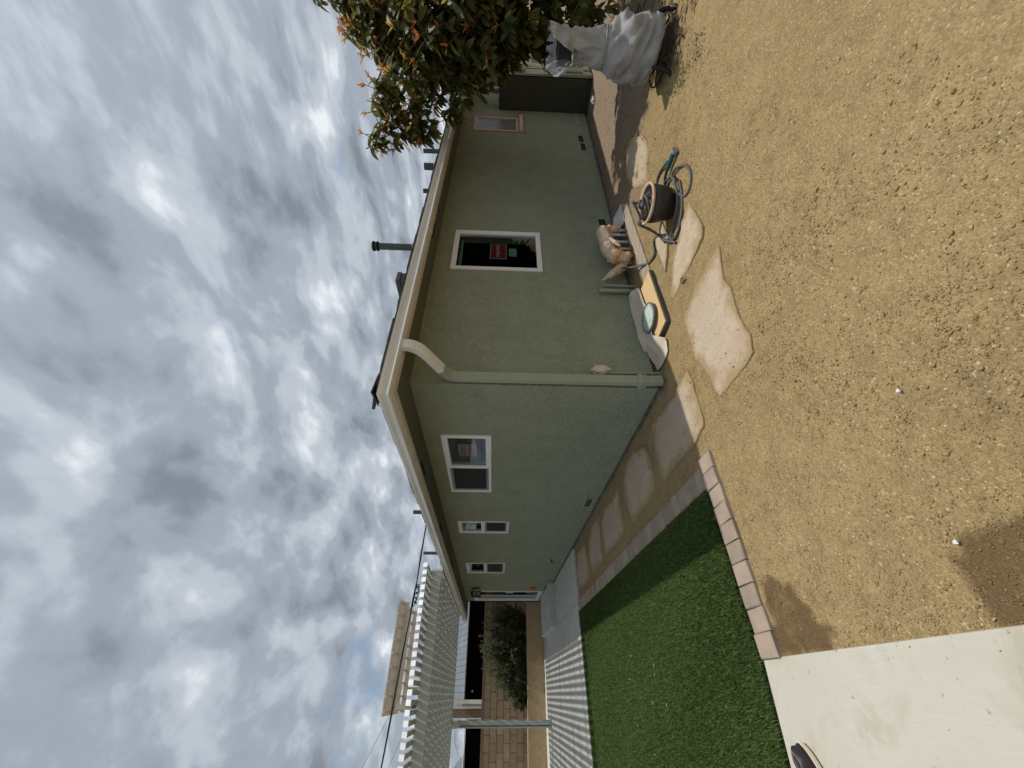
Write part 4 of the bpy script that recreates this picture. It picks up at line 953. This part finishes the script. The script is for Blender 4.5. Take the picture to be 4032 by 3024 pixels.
def tree():
    B_ = Vector((6.2, -3.05, float(gz(6.2))))
    t = thing('avocado_tree', B_, 'leafy avocado tree with reddish new growth at the right', 'tree')
    mb = MB(); tr = crom([B_ + Vector((0, 0, -.1)), B_ + Vector((-.05, .03, .5)), B_ + Vector((-.15, .12, 1.1)), B_ + Vector((-.3, .3, 1.8)), B_ + Vector((-.45, .5, 2.5))], 5)
    mb.tube(tr, .1, 12, rs=[.15 - .09 * i / (len(tr) - 1) for i in range(len(tr))]); mb.obj('trunk', 'bark', t, smooth=True)
    for i, (x, y, z, r) in enumerate(CL):
        c = Vector((x, y, z)); j = min(len(tr) - 1, int(len(tr) * min(.95, max(.2, (z - .3) / 3.4)))); a = tr[j]
        if i % 2 == 0 or r < .3:
            p = crom([a, a.lerp(c, .5) + Vector((0, 0, .12)), c], 5); mb = MB(); mb.tube(p, .02, 6, rs=[.038 - .03 * k / (len(p) - 1) for k in range(len(p))]); mb.obj('branch', 'bark', t, smooth=True)
    lv, lf = leaf_geo(); ly, _ = leaf_geo(4, .28); P = []; D = []; S = []; Yg = []; tw = MB()
    for ci, (x, y, z, r) in enumerate(CL):
        k = max(5, int(28 * (r / .45) ** 2)); off = ci >= 38
        if off: k = int(k * .9)  # out-of-view clusters kept dense to darken the right wall
        for _ in range(k):
            o = Vector((random.gauss(0, 1), random.gauss(0, 1), random.gauss(0, 1))).normalized() * r * random.uniform(.45, 1.05) ** .7
            tip = Vector((x, y, z)) + o; ax = (o.normalized() * .8 + Vector((0, 0, .35))).normalized(); m = random.randint(7, 11)
            if o.z > -.1 * r: tw.tube([tip - ax * .22, tip + ax * .05], .005, 4, cap=False)
            yg = (random.random() < (.5 if z + o.z > 2.55 else .10)) or (ci == 16)
            for q in range(m):
                th = q * 2.4 + random.random(); e = Vector((math.cos(th), math.sin(th), 0))
                young = yg and q >= m - 5
                dirn = (ax * (1.5 if young else random.uniform(-.1, .6)) + e * .95 + Vector((0, 0, (.1 if young else -.55)))).normalized()
                P.append(tip - ax * random.uniform(0, .13) if not young else tip + ax * .04); D.append(dirn); S.append(random.uniform(.08, .14) if young else random.uniform(.13, .22)); Yg.append(young)
    P = np.array([tuple(p) for p in P]); D = np.array([tuple(d) for d in D]); S = np.array(S); Yg = np.array(Yg)
    Rm = rotmats(D, rng.normal(0, .5, len(D)))
    # the 260 mature leaves that show largest stay single leaves
    dist = np.linalg.norm(P - np.array(CAM), axis=1); az = np.arctan2(P[:, 1] + 3.018, P[:, 0] + 2.365); vis = (az > math.radians(9)) & (~Yg)
    big = np.argsort(np.where(vis, dist / S, 1e9))[:260]; isb = np.zeros(len(P), bool); isb[big] = True
    def join(sel, name, mat):
        W = np.einsum('nij,nkj->nki', Rm[sel], ((ly if name == 'young_leaves' else lv)[None] * S[sel][:, None, None])) + P[sel][:, None]
        n, m = W.shape[:2]; f = (lf[None] + (np.arange(n) * m)[:, None, None]).reshape(-1, 4)
        link(fastmesh(name, W.reshape(-1, 3), [f]), name, mat, t, smooth=True, kind='stuff')
    join(~Yg & ~isb, 'crown', 'leaf_old'); join(Yg, 'young_leaves', 'leaf_young')
    me = fastmesh('leaf', lv, [lf]); me.materials.append(MT['leaf_obj'])
    for i in big:
        o = bpy.data.objects.new('leaf', me); COL.objects.link(o); o.parent = t
        M = Matrix([list(r_) for r_ in Rm[i] * S[i]]).to_4x4(); M.translation = Vector(P[i]) - t.location; o.matrix_local = M
    tw.obj('twigs', 'twig', t, kind='stuff')
tree()

# ------------------------------------------------------------------ pot and hose
PC = (1.335, -1.17)
def pot():
    t = thing('plant_pot', (*PC, -.06), 'dark glazed pot with a bare clay rim, full of coiled hose', 'pot')
    mb = MB(); mb.lathe([(.11, 0), (.135, .012), (.155, .08), (.170, .16), (.176, .235)], (*PC, -.062), 40); mb.obj('bowl', 'pot_glaze', t, smooth=True)
    mb = MB(); mb.lathe([(.176, .2355), (.188, .240), (.192, .252), (.186, .264), (.170, .262), (.164, .25), (.164, .236)], (*PC, -.062), 40, False); mb.obj('rim', 'pot_clay', t, smooth=True)
    mb = MB(); mb.lathe([(.16, .245), (.155, .20), (.14, .10), (.02, .09)], (*PC, -.062), 32, False); mb.obj('inside', 'pot_inside', t, smooth=True)
pot()
def hose():
    g = -.045; r = .0125
    t = thing('garden_hose', (1.2, -1.0, -.06), 'grey rubber garden hose looped around the pot and out to the tap', 'hose')
    def seg(pts, name='loop', rr=r, n=7, mat='hose_rubber', closed=False):
        mb = MB(); mb.tube(crom(pts, n, closed), rr, 9, closed=closed); return mb.obj(name, mat, t, smooth=True)
    seg([(x, y, g + h) for (x, y), h in zip([(1.569, -1.213), (1.571, -1.272), (1.517, -1.374), (1.451, -1.458), (1.339, -1.527), (1.23, -1.543), (1.131, -1.518), (1.084, -1.461), (1.089, -1.396), (1.149, -1.343), (1.273, -1.335), (1.402, -1.38), (1.503, -1.30)], [.0, 0, .012, .02, 0, 0, 0, 0, 0, 0, .02, .03, .02])])
    seg([(1.646, -1.207, g), (1.63, -1.255, g), (1.519, -1.35, g + .02), (1.42, -1.372, g + .03), (1.30, -1.355, g + .03), (1.20, -1.315, g + .025), (1.14, -1.24, g + .02), (1.11, -1.12, g + .01), (1.09, -1.03, g), (1.073, -.976, g)])
    seg([(1.32, -1.40, g + .005), (1.188, -1.345, g), (1.07, -1.266, g), (1.01, -1.18, g), (.977, -1.102, g), (.989, -1.032, g), (1.044, -.983, g), (1.10, -.975, g + .01), (1.14, -.99, g + .02)])
    seg([(.93, -1.012, g - .002), (.982, -.994, g + .014), (1.06, -.955, g + .03), (1.13, -.915, g + .028), (1.15, -.90, g + .005), (1.11, -.91, g), (1.02, -.96, g + .004)])
    # from the knot up over the rim, round in the pot and out to the tap
    R = .135
    coil = [(PC[0] + (R - .004 * k) * math.cos(a), PC[1] + (R - .004 * k) * math.sin(a), .11 + .018 * k / 3.2 + .02 * math.sin(a * 1.3)) for k, a in enumerate(np.linspace(1.9, 1.9 + 2 * math.pi * 3.1, 36))]
    seg([(1.10, -.935, g + .005), (1.196, -.89, g), (1.24, -.91, .02), (1.262, -.955, .12), (1.268, -.985, .205), (1.30, -1.03, .215)] + coil + [(1.30, -1.05, .225), (1.292, -.985, .222), (1.285, -.955, .15), (1.30, -.90, .04), (1.35, -.83, g), (1.42, -.76, g), (1.40, -.70, g), (1.30, -.67, g), (1.30, -.60, g), (1.356, -.50, g), (1.45, -.40, .0), (1.56, -.30, .03), (1.67, -.21, .06), (1.75, -.15, .085)], 'hose_run', n=5)
    seg([(1.40, -.955, g), (1.36, -.88, g), (1.27, -.86, g + .003), (1.12, -.90, g + .012)])
    seg([(1.56, -1.12, g + .005), (1.70, -1.10, g), (1.85, -1.12, g), (1.88, -1.19, g), (1.83, -1.29, g + .004), (1.73, -1.395, g + .014)], 'hose_run')
    w_ = thing('watering_wand', (1.66, -1.36, -.06), 'teal and black watering wand lying on the gravel', 'watering wand')
    mb = MB(); mb.tube([(1.60, -1.20, g + .01), (1.655, -1.262, g + .012), (1.665, -1.335, g + .016)], .013, 9); mb.obj('stem', 'black_metal', w_)
    mb = MB(); p = [(1.665, -1.335, g + .016), (1.66, -1.375, g + .017), (1.648, -1.43, g + .019), (1.632, -1.49, g + .021), (1.622, -1.522, g + .022)]; mb.tube(p, .02, 12, rs=[.018, .024, .022, .024, .027]); mb.obj('grip', 'wand_teal', w_)
    mb = MB(); mb.tube([p[-1], (1.612, -1.55, g + .023)], .031, 12); mb.obj('collar', 'tin', w_)
hose()

# ------------------------------------------------------------------ masked pipe manifold, papers, board, lid
def crumple(o_mesh, amp, fr, seed=0):
    for v in o_mesh.vertices:
        p = v.co * fr; v.co += Vector((mn.noise(p + Vector((seed, 0, 0))), mn.noise(p + Vector((0, seed + 9, 0))), mn.noise(p + Vector((0, 0, seed + 17))))) * amp + v.normal * amp * .8 * (abs(mn.noise(p * 1.9)) - .3)
def bag(path, rads, flat=.7, n=22, amp=.02, fr=9, seed=1):
    amp *= 1.15; fr *= 1.7; n = 11; cp = crom(path, 3); m = MB(); m.tube(cp, .1, n, rs=[float(np.interp(i, np.linspace(0, len(cp) - 1, len(rads)), rads)) * random.uniform(.9, 1.1) for i in range(len(cp))])
    me = m.mesh('paper_wrap'); crumple(me, amp, fr, seed); return me
def manifold():
    t = thing('pipe_manifold', (2.2, -.2, -.08), 'pipe manifold wrapped in brown paper and orange tape at the wall base', 'pipes')
    for x, y, zt in ((2.46, -.235, .12), (2.36, -.225, .16), (2.20, -.225, .17), (2.06, -.215, .16), (1.90, -.225, .12), (1.87, -.15, .12)):
        mb = MB(); mb.tube([(x, y, -.14), (x, y, zt)], .019, 12); mb.obj('riser', 'pipe_grey', t, smooth=True)
    link(bag([(2.56, -.20, .20), (2.50, -.20, .235), (2.30, -.20, .225), (2.10, -.20, .225), (1.98, -.205, .21), (1.90, -.20, .17)], [.02, .085, .085, .09, .09, .03], seed=2), 'paper_wrap', 'kraft', t)
    link(bag([(1.93, -.20, .26), (1.92, -.20, .19), (1.89, -.20, .08), (1.885, -.20, -.02)], [.03, .095, .085, .07], seed=4), 'paper_wrap', 'kraft', t)
    link(bag([(2.50, -.22, .26), (2.49, -.225, .16), (2.47, -.23, .06), (2.465, -.235, .01)], [.02, .06, .045, .036], seed=7), 'paper_wrap', 'kraft', t)
    link(bag([(2.20, -.27, .20), (2.07, -.29, .15), (1.99, -.30, .10)], [.015, .035, .01], amp=.012, seed=9), 'paper_wrap', 'kraft', t)
    for c, rr, tl in (((1.887, -.20, .0), .082, 0), ((1.90, -.20, .12), .098, .5), ((2.47, -.23, .045), .048, 0), ((2.49, -.225, .15), .064, .3), ((2.075, -.215, .15), .032, 0)):
        mb = MB(); mb.lathe([(rr, -.014), (rr * 1.03, 0), (rr, .014)], (0, 0, 0), 20, False); me = mb.mesh('tape'); me.transform(Matrix.Translation(c) @ Matrix.Rotation(tl, 4, 'Y')); crumple(me, .006, 12, 3); link(me, 'tape', 'tape_orange', t)
    s = thing('wrapped_tap', (1.75, -.12, -.06), 'garden tap wrapped in crumpled brown paper with the hose attached', 'tap')
    link(bag([(1.56, -.10, .355), (1.62, -.11, .27), (1.70, -.12, .18), (1.78, -.12, .10), (1.83, -.13, .04)], [.012, .035, .055, .06, .05], amp=.022, fr=12, seed=13), 'paper_wrap', 'kraft', s)
    link(bag([(1.78, -.13, .10), (1.86, -.15, .06), (1.90, -.16, .02)], [.03, .045, .015], amp=.02, fr=14, seed=15), 'paper_wrap', 'kraft', s)
    mb = MB(); mb.tube([(1.535, -.05, .31), (1.56, -.07, .34), (1.60, -.09, .32)], .014, 8); mb.obj('tap_body', 'green_paint', s)
    mb = MB(); mb.prism([(2.92, -.36), (3.02, -.08), (2.91, -.03), (2.64, -.16), (2.565, -.345), (2.66, -.39)], -.062, -.055, lambda x, y: -.05 + .10 * max(0, y + .33)); mb.obj('cardboard_sheet', 'white_print', label='pale cardboard sheet lying behind the wrapped manifold', cat='cardboard')
    mb = MB(); mb.prism([(2.88, -.367), (2.66, -.505), (1.262, -.485), (1.25, -.31), (2.47, -.325)], -.10, -.036); mb.obj('weathered_plank', 'weathered_plank', bevel=.006, label='weathered grey plank edging the soil strip by the wall', cat='plank')
    mb = MB(); mb.prism([(2.9, -.33), (1.28, -.31), (1.28, .0), (2.9, .0)], -.2, -.068); mb.obj('soil_strip', 'soil_dark', kind='structure', label='dark soil strip between the plank and the wall', cat='soil')
manifold()
def board():
    mb = MB(); mb.prism([(1.205, -.520), (.42, -.503), (.41, -.10), (1.22, -.11)], -.075, -.014); mb.obj('grey_slab', 'slab_grey', bevel=.008, label='dark grey slab under the plywood board', cat='slab')
    mb = MB(); mb.prism([(1.198, -.513), (.430, -.497), (.418, -.11), (1.21, -.12)], -.0125, -.003); mb.obj('plywood_board', 'plywood', label='light plywood board by the wall under a bucket lid', cat='board')
    nx, ny = 60, 20; mb = MB()
    for i in range(nx + 1):
        u = i / nx
        for j in range(ny + 1):
            v = j / ny
            x = 1.30 - 1.08 * u; yb = -.012; ye = np.interp(u, [0, .08, .3, .55, .75, .88, 1], [-.20, -.262, -.272, -.285, -.25, -.36, -.31])
            if u > .9: x -= .03 * math.sin(v * 3)
            y = yb + (ye - yb) * v
            zt = .018 + .035 * (1 - v) ** 3 if u < .76 else .018 * (1 - (u - .76) / .24) - .052 * ((u - .76) / .24)
            z = zt + .020 * mn.noise((x * 5, y * 7, 2)) + .012 * abs(mn.noise((x * 13, y * 11, 5))) + (.03 * math.sin((u - .76) * 26) * max(0, u - .76) * 3 * v if u > .76 else 0)
            if u < .1: z += .05 * (.1 - u) / .1 * math.sin(v * math.pi)
            lo = .004 if (u < .79 and y < -.10) else -.04
            mb.v.append((x, y, max(z, lo)))
    for i in range(nx):
        for j in range(ny):
            a = i * (ny + 1) + j; mb.f.append((a, a + ny + 1, a + ny + 2, a + 1))
    mb.obj('masking_paper', 'kraft_white', smooth=True, label='sheet of pale masking paper spread along the wall base', cat='paper')
    t = thing('bucket_lid', (.70, -.29, .03), 'round blue grey bucket lid smeared with mint paint', 'lid')
    c = (.70, -.292, .034)
    mb = MB(); mb.lathe([(.150, -.012), (.158, -.010), (.160, .006), (.155, .012), (.146, .012), (.143, .004)], c, 40, False); mb.obj('rim', 'lid_rim', t, smooth=True)
    mb = MB(); mb.lathe([(.147, -.011), (.147, .0), (.143, .0045), (.06, .005), (.01, .0052)], c, 40); mb.obj('disc', 'paint_mint', t)
    mb = MB(); m = 26
    for k in range(m):
        a = 2 * math.pi * k / m
        if k % 6 == 5: continue
        p = Vector((c[0] + .128 * math.cos(a), c[1] + .128 * math.sin(a), c[2] + .005)); e = Vector((math.cos(a), math.sin(a), 0)); s = Vector((-e.y, e.x, 0))
        mb.add([p - e * .009 - s * .004, p + e * .009 - s * .006, p + e * .009 + s * .006, p - e * .009 + s * .004, p + Vector((0, 0, .004))], [(0, 1, 4), (1, 2, 4), (2, 3, 4), (3, 0, 4)])
    mb.obj('rib', 'lid_rim', t)
    mb = MB(); mb.tube([(c[0] - .06 + .02 * math.cos(a), c[1] - .02 + .02 * math.sin(a), c[2] + .007) for a in np.linspace(0, 2 * math.pi, 16)[:-1]], .003, 5, closed=True); mb.obj('pour_spout', 'paint_mint', t)
board()

# ------------------------------------------------------------------ shoe of someone standing just out of frame
def shoe():
    t = thing('shoe', (-2.66, -.40, -.044), 'dark leather shoe with a cream wedge sole on the concrete', 'shoe')
    toe = Vector((-2.572, -.33, -.044)); heel = Vector((-2.83, -.47, -.044)); d = (heel - toe); ln = .30; d = d.normalized(); s = Vector((-d.y, d.x, 0))
    W = lambda u: .051 * (1 - abs(2 * min(u, .5) - 1) ** 2.6) ** .5 * (1 if u < .5 else 1) * (1 - .22 * max(0, u - .35)) if u < .5 else .051 * (1 - .22 * (u - .35)) * (1 - max(0, (u - .86) / .14) ** 2.5) ** .5
    us = np.concatenate([np.linspace(0.002, .12, 10), np.linspace(.15, .86, 20), np.linspace(.88, .998, 8)])
    def ringp(u, grow, z): w = W(u) + grow; p = toe + d * ln * u; return w, p
    def shell(name, mat, zs, g, top=None):
        mb = MB(); outl = [(u, -1) for u in us] + [(u, 1) for u in us[::-1]]; n = len(outl); 
        for z, gg in zip(zs, g):
            for u, k in outl:
                w = max(.004, W(u) + gg); mb.v.append(tuple(toe + d * (ln * u - (gg if u < .05 else -gg if u > .95 else 0)) + s * k * w + Vector((0, 0, z))))
        for a in range(len(zs) - 1):
            for i in range(n): mb.f.append((a * n + i, a * n + (i + 1) % n, (a + 1) * n + (i + 1) % n, (a + 1) * n + i))
        mb.f.append(tuple(range((len(zs) - 1) * n, len(zs) * n))); return mb.obj(name, mat, t)
    so_ = shell('sole', 'shoe_sole', [.007, .014, .030, .034], [.005, .008, .008, .006]); shell('tread', 'shoe_tread', [0, .0065], [.004, .005])
    shell('welt', 'shoe_leather', [.0345, .039], [.005, .004])
    # upper: domed sections
    mb = MB(); n = 22; U = np.linspace(0.0, 1, 34)
    for u in U:
        uu = min(max(u, .004), .996); w = W(uu) - .002; h = .028 + .022 * min(1, u / .2) ** .6 + .052 * max(0, min(1, (u - .28) / .35)) + (.0 if u < .9 else -.02 * (u - .9) * 10)
        for k in range(n + 1):
            a = math.pi * k / n; x = math.cos(a); zz_ = math.sin(a) ** .62
            mb.v.append(tuple(toe + d * ln * (uu * .985 + .008) + s * (w * x * (1 - .25 * max(0, u - .3) * zz_)) + Vector((0, 0, .039 + h * zz_))))
    for i in range(len(U) - 1):
        for k in range(n): a = i * (n + 1) + k; mb.f.append((a, a + n + 1, a + n + 2, a + 1))
    mb.f.append(tuple(range(n + 1))); mb.f.append(tuple(range(len(mb.v) - 1, len(mb.v) - n - 2, -1)))
    mb.obj('upper', 'shoe_leather', t, smooth=True)
    hgt = lambda u: .039 + .028 + .022 * min(1, u / .2) ** .6 + .052 * max(0, min(1, (u - .28) / .35))
    def onup(u, k): w = W(u) - .002; zf = max(0, 1 - k * k) ** .31; return toe + d * ln * (u * .985 + .008) + s * (w * k * (1 - .25 * max(0, u - .3) * zf)) + Vector((0, 0, .039 + (hgt(u) - .039) * zf + .0015))
    mb = MB(); mb.tube([onup(.10 + .26 * (1 - math.cos(a)) / 1.0 * 1.0 if False else .09 + .30 * (a / math.pi - .5) ** 2 * 4 * .9, .62 * math.cos(a)) for a in np.linspace(.05, math.pi - .05, 30)], .0022, 5); mb.obj('moc_seam', 'thread', t)
    mb = MB(); mb.tube([onup(u, .0) + Vector((0, 0, .0005)) for u in np.linspace(.12, .36, 12)], .0016, 5); mb.obj('toe_seam', 'thread', t)
    mb = MB()
    for u in (.42, .48, .54, .60): mb.tube([onup(u, k) + Vector((0, 0, .003)) for k in np.linspace(-.45, .45, 9)], .0032, 6)
    mb.tube(crom([onup(.40, .05) + Vector((0, 0, .006)), onup(.37, .25) + Vector((0, 0, .012)), onup(.42, .42) + Vector((0, 0, .008))], 6), .0032, 6); mb.obj('lace', 'cable_black', t)
    # trouser leg of the wearer
    mb = MB(); c = toe + d * .225; mb.lathe([(.066, .085), (.068, .11), (.066, .2), (.072, .4), (.08, .55)], (c.x, c.y, -.044), 24); mb.obj('trouser_leg', 'shoe_leather', t, smooth=True)
shoe()

# ------------------------------------------------------------------ turf, pebbles, litter, weeds, scraps
def turf():
    poly = turf_poly(); mb = MB(); mb.prism(poly, -.12, -.052); mb.obj('turf_base', 'soil_dark', kind='structure', label='dark backing under the artificial turf', cat='turf')
    def samp(n, x0, x1, y0, y1):
        x = rng.uniform(x0, x1, n); y = rng.uniform(y0, y1, n); k = inpoly(x, y, poly); return x[k], y[k]
    xs, ys = [], []
    for n, b in ((75000, (-3.0, -1.13, -.25, 1.5)), (60000, (-3.4, -1.13, 1.5, 3.3)), (50000, (-3.8, -1.13, 3.3, 5.4)), (24000, (-6.2, -3.0, .0, 5.4))):
        a, c = samp(n, *b); xs.append(a); ys.append(c)
    x = np.concatenate(xs); y = np.concatenate(ys); n = len(x)
    th = rng.uniform(0, 6.283, n); ln = rng.uniform(.026, .046, n); lean = rng.uniform(.1, .85, n); wd = rng.uniform(.0014, .0030, n)
    # nap: blades lean mostly one way, in soft patches
    th = np.where(rng.random(n) < .55, 2.2 + .9 * np.sin(x * 2.3 + y * 1.1) + rng.normal(0, .6, n), th)
    dx, dy = np.cos(th), np.sin(th); sx, sy = -dy * wd, dx * wd; z0 = np.full(n, -.052)
    h1 = ln * .55; b1 = ln * lean * .30; h2 = ln * (1 - .35 * lean ** 2); b2 = ln * lean * .95
    V = np.stack([np.stack([x - sx, y - sy, z0], 1), np.stack([x + sx, y + sy, z0], 1), np.stack([x + dx * b1 + sx, y + dy * b1 + sy, z0 + h1], 1), np.stack([x + dx * b1 - sx, y + dy * b1 - sy, z0 + h1], 1), np.stack([x + dx * b2, y + dy * b2, z0 + h2], 1)], 1)
    base = (np.arange(n) * 5)[:, None]; f4 = base + np.array([[0, 1, 2, 3]]); f3 = base + np.array([[3, 2, 4]])
    link(fastmesh('artificial_turf', V.reshape(-1, 3), [f4, f3]), 'artificial_turf', 'grass_blade', kind='stuff', label='green artificial turf between the pavers and the patio', cat='turf')
turf()
def scatter():
    t_ = (1 + 5 ** .5) / 2
    bm = bmesh.new(); bmesh.ops.create_icosphere(bm, subdivisions=1, radius=1); iv = np.array([v.co[:] for v in bm.verts]); jf = np.array([[v.index for v in f.verts] for f in bm.faces]); bm.free()
    ov = np.array([(1, 0, 0), (-1, 0, 0), (0, 1, 0), (0, -1, 0), (0, 0, 1), (0, 0, -1)], float); of = np.array([(0, 2, 4), (2, 1, 4), (1, 3, 4), (3, 0, 4), (2, 0, 5), (1, 2, 5), (3, 1, 5), (0, 3, 5)])
    def free(x, y):
        k = (x > -2.195 - np.where(rng.random(len(x)) < .05, .07, 0)) & ~((x < -.885) & (x > -2.3) & (y > -.41) & (y < -.2)) & ~((x < -.94) & (y > -.22))
        for p in STONES.values(): k &= ~(inpoly(x, y, p) & (rng.random(len(x)) > .05))
        k &= ~((x > -.0) & (y > -.02)) & ~((x > .4) & (x < 1.23) & (y > -.53)) & ~((x > 1.23) & (x < 2.9) & (y > -.51)) & ((x - PC[0]) ** 2 + (y - PC[1]) ** 2 > .025)
        return k
    def emit(name, verts, faces, n, box, smin, smax, lab):
        x = rng.uniform(box[0], box[1], n); y = rng.uniform(box[2], box[3], n)
        # loose stones gather in drifts
        drift = np.array([mn.noise((a * 1.6, b * 1.6, 4)) + .6 * mn.noise((a * 4.5, b * 4.5, 8)) for a, b in zip(x, y)])
        k = free(x, y) & (rng.random(n) < np.clip(.42 + .55 * drift, .08, 1)); x, y = x[k], y[k]; n = len(x)
        s = smin * np.exp(rng.exponential(.38, n)); s = np.minimum(s, smax)
        sc = s[:, None] * rng.uniform(.6, 1.3, (n, 3)) * np.array([1, 1, .62])
        V = verts[None] * (1 + rng.uniform(-.25, .25, (n, len(verts), 1))) * sc[:, None]
        a = rng.uniform(0, 6.28, n); c, si = np.cos(a), np.sin(a); X_ = V[..., 0] * c[:, None] - V[..., 1] * si[:, None]; Y_ = V[..., 0] * si[:, None] + V[..., 1] * c[:, None]
        tl = rng.normal(0, .35, n)[:, None]; Z_ = V[..., 2] + X_ * np.sin(tl)
        gzv = gz(x) + np.array([.016 * mn.noise((a_ * 1.7, b_ * 1.7, 3)) + .007 * mn.noise((a_ * 7, b_ * 7, 1)) + .004 * mn.noise((a_ * 19, b_ * 19, 5)) for a_, b_ in zip(x, y)])
        gzv = np.minimum(gzv, gz(x) + .009)
        onst = np.zeros(n, bool)
        for p in STONES.values(): onst |= inpoly(x, y, p)
        gzv = np.where(x < -2.2, -.0445, gzv); gzv = np.where(onst, gz(x) + .0155, gzv)
        W = np.stack([X_ + x[:, None], Y_ + y[:, None], Z_ + (gzv + sc[:, 2] * .35)[:, None]], 2)
        m = len(verts); f = (faces[None] + (np.arange(n) * m)[:, None, None]).reshape(-1, 3)
        me = fastmesh(name, W.reshape(-1, 3), [f])
        wt = np.repeat((inpoly(x, y, WET1) | inpoly(x, y, WET2)).astype(np.float32), m); at = me.attributes.new('wet', 'FLOAT', 'POINT'); at.data.foreach_set('value', wt)
        link(me, name, 'pebble', kind='stuff', label=lab, cat='gravel')
    emit('coarse_gravel', iv, jf, 8000, (-2.2, .2, -2.6, -.4), .0022, .008, 'coarse loose gravel in front of the turf and slab')
    emit('fine_gravel', ov, of, 120000, (-2.27, 2.6, -2.3, -.3), .0016, .0048, 'fine loose gravel covering the open ground')
    emit('loose_stones', iv, jf, 9000, (-2.2, -.3, -2.7, -1.35), .0026, .0085, 'larger loose stones strewn over the nearest gravel')
    emit('path_gravel', ov, of, 9000, (-.95, -.0, -.4, 4.2), .003, .007, 'loose gravel between the shaded flagstones')
scatter()
def litter():
    def strew(n, box, smin, smax, mat, name, lab, cat, keep=lambda x, y: True, z=.012, flat=.3):
        V = []; F = []; i = 0
        while i < n:
            x, y = random.uniform(*box[:2]), random.uniform(*box[2:])
            if not keep(x, y): i += .2; continue
            a = random.uniform(0, 6.28); s = random.uniform(smin, smax); e = Vector((math.cos(a), math.sin(a), random.uniform(-flat, flat))); q = Vector((-math.sin(a), math.cos(a), random.uniform(-flat, flat))) * .22
            c = Vector((x, y, float(gz(x)) + z + abs(e.z) * s)); b = len(V)
            V += [c - e * s, c + q * s + Vector((0, 0, .15 * s)), c + e * s, c - q * s]; F.append((b, b + 1, b + 2, b + 3)); i += 1
        link(fastmesh(name, np.array([tuple(v) for v in V]), [np.array(F)]), name, mat, kind='stuff', label=lab, cat=cat)
    strew(1500, (2.3, 6.5, -3.2, -1.2), .02, .07, 'leaf_litter', 'leaf_litter', 'brown fallen leaves under the tree behind the chiminea', 'leaves', lambda x, y: y < -1.55 - .18 * (5 - x) + random.gauss(0, .12) or random.random() < .04)
    strew(260, (2.3, 6.6, -1.8, -.45), .008, .028, 'leaf_litter', 'leaf_litter', 'scattered small dead leaves along the right wall', 'leaves')
    strew(46, (-3.6, -1.9, 1.2, 4.8), .012, .02, 'tan_leaf', 'fallen_petals', 'pale dry petals sprinkled on the artificial turf', 'petals', z=.05)
    # weeds
    V = []; F = []
    for cx_, cy_, r, n in ((2.156, -1.992, .07, 70), (2.55, -2.08, .09, 60), (1.93, -2.2, .08, 40), (2.2, -1.86, .05, 26), (2.35, -2.08, .06, 30)):
        for k in range(n):
            x = cx_ + random.gauss(0, r); y = cy_ + random.gauss(0, r); a = random.uniform(0, 6.28); s = random.uniform(.012, .03); c = Vector((x, y, float(gz(x)) + random.uniform(.01, .035)))
            e = Vector((math.cos(a), math.sin(a), random.uniform(-.2, .5))); q = Vector((-math.sin(a), math.cos(a), 0)) * .35; b = len(V); V += [c - e * s * .5, c + q * s, c + e * s, c - q * s]; F.append((b, b + 1, b + 2, b + 3))
    link(fastmesh('weeds', np.array([tuple(v) for v in V]), [np.array(F)]), 'weeds', 'weed_leaf', kind='stuff', label='low green weeds in the dirt by the chiminea', cat='weeds')
    for (x, y, s), lab in (((-1.402, -1.812, .007), 'white paper scrap on the open gravel'), ((-1.948, -1.651, .0075), 'white paper scrap beside the wet gravel patch')):
        mb = MB(); mb.add([(x - s, y - s * .7, -.047), (x + s, y - s, -.042), (x + s * .8, y + s, -.046), (x - s * .6, y + s * .8, -.040), (x - s, y - s * .7, -.049), (x + s, y - s, -.044), (x + s * .8, y + s, -.048), (x - s * .6, y + s * .8, -.042)], [(0, 1, 2, 3), (7, 6, 5, 4), (0, 4, 5, 1), (1, 5, 6, 2), (2, 6, 7, 3), (3, 7, 4, 0)])
        mb.obj('paper_scrap', 'white_scrap', label=lab, cat='scrap')
    lv, lf = leaf_geo(); R_ = Matrix.Rotation(1.25, 3, 'Z'); me = fastmesh('fallen_leaf', np.array([tuple(R_ @ Vector(v) * .10 + Vector((.50, -.95, -.02))) for v in lv]), [lf])
    link(me, 'fallen_leaf', 'weed_leaf', label='single green leaf fallen on the sunlit flagstone', cat='leaf')
litter()
